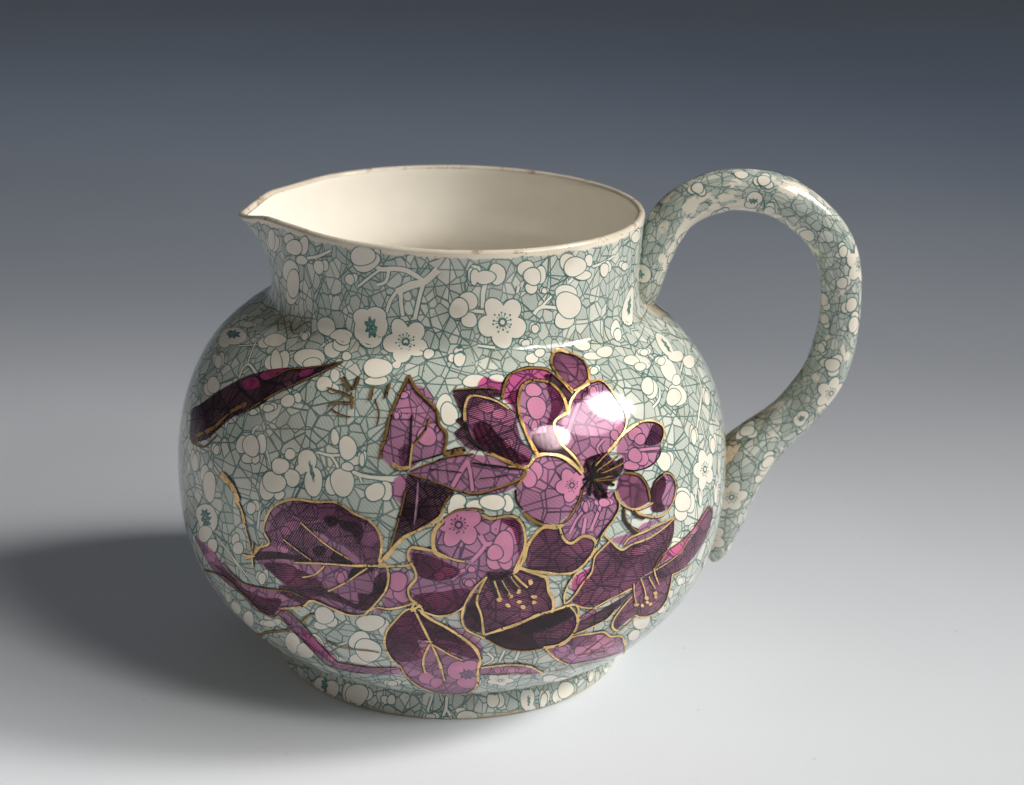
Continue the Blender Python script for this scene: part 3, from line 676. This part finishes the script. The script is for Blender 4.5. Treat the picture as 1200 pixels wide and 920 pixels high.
["stamen",[],[["g",9,[53711,5570,53815,5252,54069,4837]],
["g",9,[54010,5642,54240,5347,54473,5005]],
["g",9,[54405,5617,54621,5385,54880,5165]],
["g",9,[54596,5803,54772,5535,55047,5232]]],[]]]
DOTS=[[[48706,5762,73,-4,2,-59],[48999,5582,67,-25,-10,-51],[49069,5831,63,-5,2,-52],[49332,5942,58,-5,3,-70],[49365,5660,64,-6,3,-47],[49507,5501,67,-34,-13,-50],[49712,6169,59,-6,3,-80],[49864,5758,76,-9,3,-53],[49877,5597,54,-6,4,-60]],
[[54060,4859,100,-32,18,-59],[54390,4759,71,-24,22,-62],[54512,4963,97,-32,21,-66],[54619,4804,73,-25,21,-61],[54847,4691,77,-28,26,-64],[54954,4998,95,-33,24,-67],[55049,4855,88,-32,21,-54]]]
HANDLE=[[0.0469,0.09722,0.00529],[0.04897,0.10246,0.00551],[0.0508,0.10767,0.00527],[0.0532,0.11496,0.00526],[0.0576,0.12313,0.00547],[0.06466,0.12802,0.00548],[0.07371,0.13014,0.00549],[0.08557,0.12835,0.00575],[0.09605,0.12141,0.00579],[0.10178,0.1139,0.00571],[0.10428,0.10487,0.00551],[0.10467,0.09573,0.00542],[0.10376,0.08649,0.0058],[0.10152,0.07864,0.00593],[0.09749,0.07197,0.00595],[0.09221,0.06552,0.00596],[0.08611,0.06004,0.00668],[0.08006,0.05327,0.00788],[0.07723,0.04465,0.0072],[0.07605,0.03643,0.00579],[0.07503,0.02919,0.00388],[0.0742,0.02266,0.00268]]

# handle: centre line (radius from axis, height, half width)
HK = np.array(HANDLE)
def hspline(n=40):
    out = []; k = len(HK)
    for i in range(k - 1):
        p0, p1, p2, p3 = HK[max(i-1, 0)], HK[i], HK[i+1], HK[min(i+2, k-1)]
        for j in range(n):
            t = j / n
            out.append(.5 * ((2*p1) + (-p0+p2)*t + (2*p0-5*p1+4*p2-p3)*t*t + (-p0+3*p1-3*p2+p3)*t**3))
    out.append(HK[-1]); return np.array(out)
HS = hspline()
for _ in range(12): HS[1:-1] = .25 * HS[:-2] + .5 * HS[1:-1] + .25 * HS[2:]
HA = np.r_[0, np.cumsum(np.hypot(*np.diff(HS[:, :2], axis=0).T))]; H_LEN = float(HA[-1])
def handle_pos(ph, s):
    x = np.interp(s, HA, HS[:, 0]); z = np.interp(s, HA, HS[:, 1]); w = np.interp(s, HA, HS[:, 2])
    e = 8e-4
    tx = np.interp(s + e, HA, HS[:, 0]) - np.interp(s - e, HA, HS[:, 0]); tz = np.interp(s + e, HA, HS[:, 1]) - np.interp(s - e, HA, HS[:, 1])
    l = np.hypot(tx, tz); nx, nz = -tz / l, tx / l           # outward side of the loop
    end = np.clip((H_LEN - s) / .004, 0, 1) ** .5
    a = w * np.cos(ph) * end; b = w * .92 * np.sin(ph) * (1 + .10 * np.cos(ph) ** 2) * end
    rx = x + nx * a
    ca, sa = math.cos(HAND_AZ), math.sin(HAND_AZ)
    return np.stack([rx * ca + b * sa, rx * sa - b * ca, z + nz * a], -1)
def handle_frame(ph, s):
    e = 5e-4
    a = handle_pos(ph + .02, s) - handle_pos(ph - .02, s); b = handle_pos(ph, np.clip(s + e, 0, H_LEN)) - handle_pos(ph, np.clip(s - e, 0, H_LEN))
    n = np.cross(a, b); n /= np.maximum(np.linalg.norm(n, axis=-1, keepdims=True), 1e-12)
    c = handle_pos(ph, s) - handle_pos(ph + np.pi, s)
    n *= np.sign(np.sum(n * c, -1, keepdims=True) + 1e-15)
    return handle_pos(ph, s), n
def handle_rad(ph, s): return float(np.interp(s, HA, HS[:, 2]))

# ------------------------------------------------------------------ mesh helpers
def link(name, me, mats, parent):
    o = bpy.data.objects.new(name, me); COL.objects.link(o)
    for mt in mats: me.materials.append(mt)
    if parent is not None: o.parent = parent
    return o
def norm_th(th): return np.where(th > math.pi / 2, th - 2 * math.pi, th)
class Patch:
    """thin layers that lie on a curved surface; vertices are (angle, arc, height)"""
    def __init__(s, frame=body_frame, rad=body_rad, ruv=R_UV, wrap=True):
        s.v = []; s.f = []; s.m = []; s.frame = frame; s.rad = rad; s.ruv = ruv; s.wrap = wrap
    def ellipse(s, e, h, mi, grow=0.0, seg=22, wob=0.0, lob=0.0):
        th, a = e[0], e[1]; r = s.rad(th, a)
        ux, uy = np.array(e[2]), np.array(e[3])
        lx, ly = np.linalg.norm(ux), np.linalg.norm(uy)
        ux = ux * (1 + grow / max(lx, 1e-6)); uy = uy * (1 + grow / max(ly, 1e-6))
        rings = max(1, int(math.ceil(max(lx, ly) / .0013)))
        b = len(s.v); s.v.append((th, a, h))
        wb = [1 + wob * math.sin(2 * t * 2 * math.pi / seg + (e[0] * 91)) + wob * .6 * math.sin(3 * t * 2 * math.pi / seg + e[1] * 9e3) + lob * math.sin(7 * t * 2 * math.pi / seg + e[0] * 40) for t in range(seg)]
        for k in range(1, rings + 1):
            for t in range(seg):
                q = 2 * math.pi * t / seg; f = k / rings * wb[t]
                p = ux * math.cos(q) * f + uy * math.sin(q) * f
                s.v.append((th + p[0] / r, a + p[1], h))
        for t in range(seg):
            s.f.append((b, b + 1 + t, b + 1 + (t + 1) % seg)); s.m.append(mi)
        for k in range(rings - 1):
            o = b + 1 + k * seg
            for t in range(seg):
                s.f.append((o + t, o + seg + t, o + seg + (t + 1) % seg, o + (t + 1) % seg)); s.m.append(mi)
    def poly(s, pts, h, mi, step=.0013):
        r = s.rad(*np.mean(pts, 0))
        P = smooth_closed([(p[0] * r, p[1]) for p in pts])
        lo, hi = P.min(0), P.max(0)
        gx, gy = np.meshgrid(np.arange(lo[0] + step / 2, hi[0], step), np.arange(lo[1] + step / 2, hi[1], step))
        G = np.stack([gx.ravel(), gy.ravel()], -1); G = G[inside(G, P)]
        V = [Vector((float(x) * 100, float(y) * 100)) for x, y in np.vstack([P, G])] if len(G) else [Vector((float(x) * 100, float(y) * 100)) for x, y in P]
        n = len(P)
        res = delaunay_2d_cdt(V, [], [list(range(n))], 1, 1e-5)
        b = len(s.v)
        for v in res[0]: s.v.append((v.x / 100 / r, v.y / 100, h))
        for f in res[2]:
            s.f.append(tuple(b + i for i in f)); s.m.append(mi)
    def ribbon(s, pts, w, h, mi, rng, off=0.0, jitter=.12, taper=True):
        r = s.rad(*np.mean(pts, 0))
        P = smooth_open([(p[0] * r, p[1]) for p in pts], .00035)
        T = np.gradient(P, axis=0); T /= np.maximum(np.linalg.norm(T, axis=1, keepdims=True), 1e-9)
        Nn = np.stack([-T[:, 1], T[:, 0]], 1); n = len(P)
        jw = np.array([rng.uniform(-1, 1) for _ in range(n)]); jw = np.convolve(np.pad(jw, 3, 'edge'), np.ones(7) / 7, 'valid') * 2.0
        k = np.linspace(0, 1, n); env = np.clip(np.minimum(k, 1 - k) * n * .00035 / (w * .9) + .35, 0, 1) if taper else np.ones(n)
        W = w * .5 * env * (1 + jitter * jw)
        C = P + Nn * off
        b = len(s.v)
        for i in range(n):
            for u in (-1, 0, 1):
                q = C[i] + Nn[i] * W[i] * u
                s.v.append((q[0] / r, q[1], h))
        for i in range(n - 1):
            for u in (0, 1):
                o = b + i * 3 + u
                s.f.append((o, o + 1, o + 4, o + 3)); s.m.append(mi)
    def build(s, name, mats, parent):
        A = np.array(s.v); A[:, 1] = np.clip(A[:, 1], 1e-5, (RIM_S if s.wrap else H_LEN) - 1e-5)
        p, n = s.frame(A[:, 0], A[:, 1]); co = p + n * A[:, 2:3]
        # all faces look outward
        faces = []
        for f in s.f:
            a, b_, c = co[f[0]], co[f[1]], co[f[2]]
            faces.append(f if np.dot(np.cross(b_ - a, c - a), n[f[0]]) >= 0 else f[::-1])
        me = bpy.data.meshes.new(name); me.from_pydata(co.tolist(), [], faces)
        me.polygons.foreach_set('material_index', s.m); me.polygons.foreach_set('use_smooth', [True] * len(faces))
        th = A[:, 0]
        if s.wrap:
            c = math.atan2(np.sin(th).mean(), np.cos(th).mean()); c = float(norm_th(np.array(c)))
            th = c + ((th - c + np.pi) % (2 * np.pi) - np.pi)
        uv = me.uv_layers.new(name='UVMap'); li = np.empty(len(me.loops), int); me.loops.foreach_get('vertex_index', li)
        uv.data.foreach_set('uv', np.stack([th[li] * s.ruv, A[li, 1]], -1).ravel())
        me.normals_split_custom_set_from_vertices(n.tolist())
        return link(name, me, mats, parent)
def smooth_closed(pts, step=.0005):
    P = np.array(pts); n = len(P); out = []
    for i in range(n):
        p0, p1, p2, p3 = P[i-1], P[i], P[(i+1) % n], P[(i+2) % n]
        k = max(2, int(np.linalg.norm(p2 - p1) / step))
        for j in range(k):
            t = j / k; out.append(p1 + .5*t*(p2-p0 + t*(2*p0-5*p1+4*p2-p3 + t*(3*(p1-p2)+p3-p0))))
    return np.array(out)
def smooth_open(pts, step):
    P = np.array(pts); n = len(P); out = []
    for i in range(n - 1):
        p0, p1, p2, p3 = P[max(i-1, 0)], P[i], P[i+1], P[min(i+2, n-1)]
        k = max(2, int(np.linalg.norm(p2 - p1) / step))
        for j in range(k):
            t = j / k; out.append(p1 + .5*t*(p2-p0 + t*(2*p0-5*p1+4*p2-p3 + t*(3*(p1-p2)+p3-p0))))
    out.append(P[-1]); return np.array(out)
def inside(G, P):
    c = np.zeros(len(G), bool); n = len(P); dmin = np.full(len(G), 9.)
    for i in range(n):
        a, b = P[i], P[i - 1]
        cond = ((a[1] > G[:, 1]) != (b[1] > G[:, 1]))
        with np.errstate(divide='ignore', invalid='ignore'):
            x = (b[0] - a[0]) * (G[:, 1] - a[1]) / (b[1] - a[1]) + a[0]
        c ^= cond & (G[:, 0] < x)
        dmin = np.minimum(dmin, np.hypot(G[:, 0] - a[0], G[:, 1] - a[1]))
    return c & (dmin > .00035)
def grid_mesh(name, co, nrm, uv, mats, parent, closed=True, extra=None, flip=False):
    """co: rows x cols x 3; columns close round when closed"""
    R, C = co.shape[:2]; idx = np.arange(R * C).reshape(R, C)
    cc = C if closed else C - 1
    a = idx[:-1, :cc]; b = idx[:-1, (np.arange(cc) + 1) % C]; c = idx[1:, (np.arange(cc) + 1) % C]; d = idx[1:, :cc]
    F = np.stack([a, b, c, d], -1).reshape(-1, 4)
    if flip: F = F[:, ::-1]
    me = bpy.data.meshes.new(name); me.from_pydata(co.reshape(-1, 3).tolist(), [], F.tolist())
    me.polygons.foreach_set('use_smooth', [True] * len(F))
    if uv is not None:
        # uv given with one more column so that the seam closes
        ui = np.arange(R * (C + 1)).reshape(R, C + 1)
        a = ui[:-1, :cc]; b = ui[:-1, 1:cc + 1]; c = ui[1:, 1:cc + 1]; d = ui[1:, :cc]
        U = np.stack([a, b, c, d], -1).reshape(-1, 4)
        if flip: U = U[:, ::-1]
        me.uv_layers.new(name='UVMap').data.foreach_set('uv', uv.reshape(-1, 2)[U.ravel()].ravel())
    if extra:
        for k, v in extra.items():
            at = me.attributes.new(k, 'FLOAT', 'POINT'); at.data.foreach_set('value', v.ravel())
    if nrm is not None: me.normals_split_custom_set_from_vertices(nrm.reshape(-1, 3).tolist())
    return link(name, me, mats, parent)

# ------------------------------------------------------------------ paper sweep under and behind the jug
def make_paper():
    m, nt, out = mat("white_paper"); g = N(nt); o = g.obj()
    c = g.mix(g.ramp(g.noise(o, 9, 4), .3, .7), (0.683, 0.720, 0.776), (0.708, 0.746, 0.802))
    sp = g.voro(o, 75, 'F1'); s2 = g.n('ShaderNodeSeparateColor'); g.put(s2.inputs[0], sp.outputs['Color'])
    dust = g.math('MULTIPLY', g.ramp(sp.outputs['Distance'], .02, .06, 1, 0), g.math('GREATER_THAN', s2.outputs[0], .93))
    c = g.mix(g.math('MULTIPLY', dust, .22), c, (0.30, 0.28, 0.26))
    c = g.mix(g.ramp(g.noise(o, 2200, 2, .7), .35, .70, 0, .10), c, (0.45, 0.46, 0.48))
    fib = g.noise(o, 900, 3, .6)
    b = g.n('ShaderNodeBsdfPrincipled'); g.put(b.inputs['Base Color'], c); b.inputs['Roughness'].default_value = .72; b.inputs['Specular IOR Level'].default_value = .25
    bp = g.n('ShaderNodeBump'); bp.inputs['Strength'].default_value = .12; bp.inputs['Distance'].default_value = .0002; g.put(bp.inputs['Height'], fib); g.put(b.inputs['Normal'], bp.outputs[0])
    nt.links.new(b.outputs[0], out.inputs[0]); return m
Y0, RAD = 1.0, 1.64
prof = [(-1.2, 0.0), (-.3, 0), (Y0, 0.0)] + [(Y0 + RAD * math.sin(a), RAD - RAD * math.cos(a)) for a in np.radians(np.arange(2, 89, 2))] + [(Y0 + RAD, RAD + .02), (Y0 + RAD, 2.0)]
xs = np.linspace(-2.5, 2.5, 9)
co = np.array([[(x, y, z) for x in xs] for y, z in prof])
sweep = grid_mesh("backdrop", co, None, None, [make_paper()], None, closed=False)
sweep['kind'] = 'structure'
sweep['label'] = 'seamless pale paper sweep under and behind the jug'

# ------------------------------------------------------------------ jug
jug = bpy.data.objects.new("jug", None); COL.objects.link(jug)
jug['label'] = 'green printed ceramic jug with purple gilt flowers and a looped handle'
jug['category'] = 'jug'

M_PRINT = make_print("transfer_print_glaze"); M_HPRINT = make_print("handle_print_glaze", True)
M_WHITE = make_white("cream_blossom_glaze", (0.83, 0.78, 0.685)); M_LINING = make_white("cream_glaze", (0.92, 0.875, 0.785), .12, .04)
M_LINE = make_ink("teal_ink", (0.060, 0.140, 0.130))
MATS = {
    'P': make_enamel("purple_enamel", (0.88, 0.575, 0.772)),
    'M': make_enamel("magenta_enamel", (0.95, 0.42, 0.70)),
    'D0': make_enamel("purple_hatched_enamel", (0.95, 0.82, 0.90), (0.035, 0.015, 0.032), .5, .38),
    'D1': make_enamel("plum_hatched_enamel", (0.89, 0.52, 0.72), (0.040, 0.018, 0.036), 1.3, .46),
    'D2': make_enamel("dark_hatched_enamel", (0.86, 0.48, 0.69), (0.036, 0.016, 0.032), 1.75, .50),
    'K': make_enamel("black_plum_ink", (0.74, 0.48, 0.62), (0.016, 0.011, 0.014), .9, .70),
    'W': make_ink("magenta_paint", (0.16, 0.02, 0.075), .12),
    'k': make_ink("black_line_ink", (0.012, 0.010, 0.010), .12),
    'p': make_ink("pale_scratch", (0.22, 0.12, 0.18), .15),
    'g': make_gold("gilding", (0.98, 0.665, 0.30), .62, .30, .52),
    'd': make_gold("worn_gilding", (0.50, 0.285, 0.09), .60, .34, .65),
}
# outside: body above the foot, then the foot ring itself
NT = 640
th = np.linspace(-1.5 * math.pi, .5 * math.pi, NT + 1)
def outer(name, s_arr):
    TT, SS = np.meshgrid(th[:-1], s_arr); p, n = body_frame(TT, SS)
    T2, S2 = np.meshgrid(th, s_arr)
    return grid_mesh(name, p, n, np.stack([T2 * R_UV, S2], -1), [M_PRINT], jug)
body = outer("body", np.linspace(FOOT_S, RIM_S, 300))
foot = outer("foot_ring", np.linspace(0, FOOT_S, 24))

# lip and lining
def ring_grid(name, pr, m, parent, ins):
    """pr: list of (radius offset from outer rim, height); ins scales the spout"""
    T = th[:-1]; rows = []
    for r, z in pr:
        dr, dz = spout(T, np.full_like(T, min(max(z, 0), .125)))
        rows.append(np.stack([(r + dr * ins) * np.cos(T), (r + dr * ins) * np.sin(T), z + dz], -1))
    return grid_mesh(name, np.array(rows), None, None, [m], parent)
r0 = float(_r[-1])
lip = []
for a in np.linspace(0, math.pi, 11): lip.append((r0 - .0010 + .0010 * math.cos(a), .125 + .0009 * math.sin(a)))
def make_lip():
    m, nt, out = mat("rubbed_lip_glaze"); g = N(nt); o = g.obj()
    col = g.mix(g.ramp(g.noise(o, 130, 3), .3, .7), (0.66, 0.59, 0.48), (0.76, 0.70, 0.59))
    f = g.ramp(g.noise(o, 260, 5, .7), .53, .68)
    col = g.mix(g.math('MULTIPLY', f, .75), col, (0.27, 0.155, 0.075))
    nt.links.new(g.glaze(col, .14, glaze_bump(g)), out.inputs[0]); return m
rim = ring_grid("rim", lip, make_lip(), jug, 1.0)
inner = [(lip[-1][0], .125), (r0 - .0022, .1240), (r0 - .0030, .118), (.0443, .108), (.0446, .1025), (.0468, .0988), (.0535, .094), (.0620, .086), (.0672, .075), (.0692, .060), (.0688, .045), (.0655, .031), (.0590, .020), (.050, .0135), (.036, .0105), (.018, .0098), (.0005, .0096)]
IN = dense(inner, 6)
lining = ring_grid("lining", [tuple(x) for x in IN], M_LINING, jug, .96)
under = ring_grid("base", [(PROFILE[0][1], 0.0), (.0440, 0.0), (.0425, .0028), (.030, .0034), (.0005, .0036)], M_LINING, jug, 0)

# worn gold line along the outer edge of the lip
edge = [(r0 - .0010 + .00103 * math.cos(a), .125 + .00093 * math.sin(a)) for a in np.radians((28, 40, 52, 64, 76))]
ring_grid("gold_edge", edge, make_gold("rubbed_lip_gold", (0.45, 0.25, 0.09), .475, .4, .4), rim, 1.0)

# handle
hs = np.linspace(0, H_LEN, 420); hp = np.linspace(0, 2 * math.pi, 97)
PP, SS = np.meshgrid(hp[:-1], hs); p, n = handle_frame(PP, SS)
P2, S2 = np.meshgrid(hp, hs)
inner_f = np.clip(-np.cos(PP + .65), 0, 1) ** 1.5 * np.interp(SS, [0, .04, .1, .15, H_LEN], [.50, .8, .3, .5, .6])
dirt = .6 * np.clip(1 - SS / .018, 0, 1) + np.clip(1 - np.abs(SS - (H_LEN - .034)) / .02, 0, 1) * .5 * np.clip(.2 - np.cos(PP), 0, 1) + np.clip(-np.cos(PP - .2), 0, 1) * .3
handle = grid_mesh("handle", p, n, np.stack([P2 * .0105, S2], -1), [M_HPRINT], jug, extra={'inner': inner_f, 'dirt': dirt})

# ------------------------------------------------------------------ printed blossoms and twigs
MM = [M_WHITE, M_LINE]
def dec_e(e): return (float(norm_th(np.array(e[0] * 1e-4))), e[1] * 1e-5, (e[2] * 1e-5, e[3] * 1e-5), (e[4] * 1e-5, e[5] * 1e-5))
def sub_e(e, r, fx, fy, kx, ky, rot=0.0):
    """ellipse placed inside ellipse e at (fx, fy) in its axes"""
    ux, uy = np.array(e[2]), np.array(e[3]); c = ux * fx + uy * fy
    cr, sr = math.cos(rot), math.sin(rot)
    return (e[0] + c[0] / r, e[1] + c[1], tuple((ux * cr + uy * sr) * kx), tuple((-ux * sr + uy * cr) * ky))
OUT = .00029
def add_blossom(pt, kind, es, ds, h, rng):
    if kind == 's' and len(es) == 1:
        e = es[0]; r = pt.rad(e[0], e[1]); k = rng.choice((-1, 1))
        es = [sub_e(e, r, -.42 * k, -.1, .60, .82, .2), sub_e(e, r, .45 * k, -.02, .58, .76, -.2), sub_e(e, r, 0.03 * k, .16, .66, .78)]
    if kind == 's':
        for i, e in enumerate(es):
            pt.ellipse(e, h + i * 2.2e-5, 1, OUT - .00014, wob=.075); pt.ellipse(e, h + i * 2.2e-5 + 1.1e-5, 0, -.00014, wob=.075)
    elif kind == 'u':
        for e in es: pt.ellipse(e, h, 1, OUT, wob=.04)
        for e in es: pt.ellipse(e, h + 1.3e-5, 0, wob=.04)
        for e in ds: pt.ellipse(e, h + 2.6e-5, 1, -.0001, seg=36, wob=.10, lob=.26)
        for e in ds:
            [pt.ellipse(sub_e(e, pt.rad(e[0], e[1]), .38 * math.cos(q * 1.57), .38 * math.sin(q * 1.57), .16, .12), h + 3.9e-5, 2, seg=8, wob=.2) for q in range(4)]
    else:
        e = es[0]; r = pt.rad(e[0], e[1]); a0 = rng.uniform(0, 6.28)
        ps = [sub_e(e, r, .58 * math.cos(a0 + k * 1.2566), .58 * math.sin(a0 + k * 1.2566), .47, .40, a0 + k * 1.2566) for k in range(5)]
        for q in ps: pt.ellipse(q, h, 1, OUT, wob=.05)
        for i, q in enumerate(ps): pt.ellipse(q, h + 1.2e-5, 1, OUT * .35, wob=.05) if i % 2 else None
        for q in ps: pt.ellipse(q, h + 2.4e-5, 0, wob=.05)
        pt.ellipse(sub_e(e, r, 0, 0, .35, .35), h + 2.6e-5, 0)
        pt.ellipse(sub_e(e, r, 0, 0, .19, .19), h + 3.8e-5, 1); pt.ellipse(sub_e(e, r, 0, 0, .10, .10), h + 4.9e-5, 0, seg=12)
        for k in range(14):
            a = a0 + k * 6.283 / 14 + rng.uniform(-.1, .1); f = rng.uniform(.30, .36) if k % 2 else rng.uniform(.36, .44)
            pt.ellipse(sub_e(e, r, f * math.cos(a), f * math.sin(a), .045, .045), h + 3.8e-5, 1, seg=8)
            pt.ellipse(sub_e(e, r, .25 * math.cos(a), .25 * math.sin(a), .08, .016, a), h + 3.8e-5, 1, seg=8)
M_SAGE = make_ink("sage_ink", (0.20, 0.30, 0.27))
rng = random.Random(11)
for i, (kind, es, ds) in enumerate(BLOSSOMS):
    pt = Patch(); E = [dec_e(e) for e in es]; D = [dec_e(e) for e in ds]
    add_blossom(pt, kind, E, D, 5.2e-5 + (i % 6) * 1.7e-6, rng)
    pt.build("blossom", MM + [M_SAGE], foot if E[0][1] < FOOT_S else body)
def dec_p(p): return [(float(norm_th(np.array(p[k] * 1e-4))), p[k + 1] * 1e-5) for k in range(0, len(p), 2)]
W_ = 5.2e-5
for i, (w, p) in enumerate(TWIGS):
    pt = Patch(); q = dec_p(p)
    pt.ribbon(q, w * W_ + .00052, 2.6e-5 + (i % 4) * 1.5e-6, 1, rng, taper=False); pt.ribbon(q, w * W_, 3.8e-5 + (i % 4) * 1.5e-6, 0, rng, taper=False)
    pt.build("twig", [M_WHITE, M_LINE], foot if q[0][1] < FOOT_S else body)
# the print goes on round the back
def rand_blossoms(name, parent, frame, rad, ruv, wrap, n, fth, fs, size, mind, seed, uniq):
    rng = random.Random(seed); placed = []; pt = Patch(frame, rad, ruv, wrap)
    for _ in range(n * 12):
        if len(placed) >= n: break
        t, s = fth(rng), fs(rng); r = rad(t, s)
        if any(((t - a + math.pi) % (2 * math.pi) - math.pi) ** 2 * r * r + (s - b) ** 2 < mind ** 2 for a, b in placed): continue
        placed.append((t, s)); k = size * rng.uniform(.75, 1.25); a = rng.uniform(0, 6.28)
        ax = (k * math.cos(a), k * math.sin(a)); ay = (-k * math.sin(a), k * math.cos(a)); e = (t, s, ax, ay)
        if uniq: pt = Patch(frame, rad, ruv, wrap)
        u = rng.random(); h = 5e-5 + (len(placed) % 9) * 1.4e-6
        if u < .28: add_blossom(pt, 'f', [sub_e(e, r, 0, 0, 1.5, 1.5)], [], h, rng)
        elif u < .38: add_blossom(pt, 'u', [sub_e(e, r, .3, 0, .7, .8), sub_e(e, r, -.4, .2, .6, .7)], [sub_e(e, r, 0, .1, .35, .5)], h, rng)
        else:
            m_ = rng.choice((2, 3, 4))
            L = [sub_e(e, r, .62 * math.cos(q * 2.1), .62 * math.sin(q * 2.1), .55, .62, q) for q in range(m_ - 1)] + [sub_e(e, r, 0, 0, .68, .74)]
            add_blossom(pt, 's', L, [], h, rng)
        if uniq: pt.build(name, MM + [M_SAGE], parent)
    if not uniq:
        o = pt.build(name, MM + [M_SAGE], parent); o['kind'] = 'stuff'
BACK0, BACK1 = math.radians(8), math.radians(172)
rand_blossoms("blossom_field", body, body_frame, body_rad, R_UV, True, 120, lambda g: g.uniform(BACK0, BACK1), lambda g: g.uniform(FOOT_S + .006, RIM_S - .006), .0042, .0098, 5, False)
rand_blossoms("blossom", handle, handle_frame, handle_rad, .0105, False, 60, lambda g: g.uniform(-2.6, 2.9), lambda g: g.uniform(.006, H_LEN - .006), .0026, .0050, 21, True)

# ------------------------------------------------------------------ painted flowers, leaves and gilding
for i, (name, fills, lines, _x) in enumerate(PETALS):
    rng = random.Random(100 + i)
    obj = None
    if fills:
        ms = []; pt = Patch()
        for k, (mk, p) in enumerate(fills):
            if mk not in ms: ms.append(mk)
            pt.poly(dec_p(p), 1.75e-4 + k * 9e-6 + (i % 5) * 1.6e-6, ms.index(mk))
        obj = pt.build(name, [MATS[k] for k in ms], jug)
    if lines:
        ms = ['k']; pt = Patch()
        for k, (mk, w, p) in enumerate(lines):
            if mk not in ms: ms.append(mk)
            q = dec_p(p); h = 2.75e-4 + (k % 10) * 4e-6
            if mk in 'gd': w *= .77
            if mk in 'gd': pt.ribbon(q, w * W_ * 1.12 + .00014, h, 0, rng, off=.00012 * rng.choice((-1, 1)), jitter=.35)
            pt.ribbon(q, w * W_, h + 4.5e-5, ms.index(mk), rng, jitter=.34)
        nm = "gold_line" if obj is not None else name
        pt.build(nm, [MATS[k] for k in ms], obj if obj is not None else jug)
for es in DOTS:
    for e in es:
        pt = Patch(); pt.ellipse(dec_e(e), 3.3e-4, 0, seg=14, wob=.1); pt.build("stamen_tip", [MATS['g']], jug)
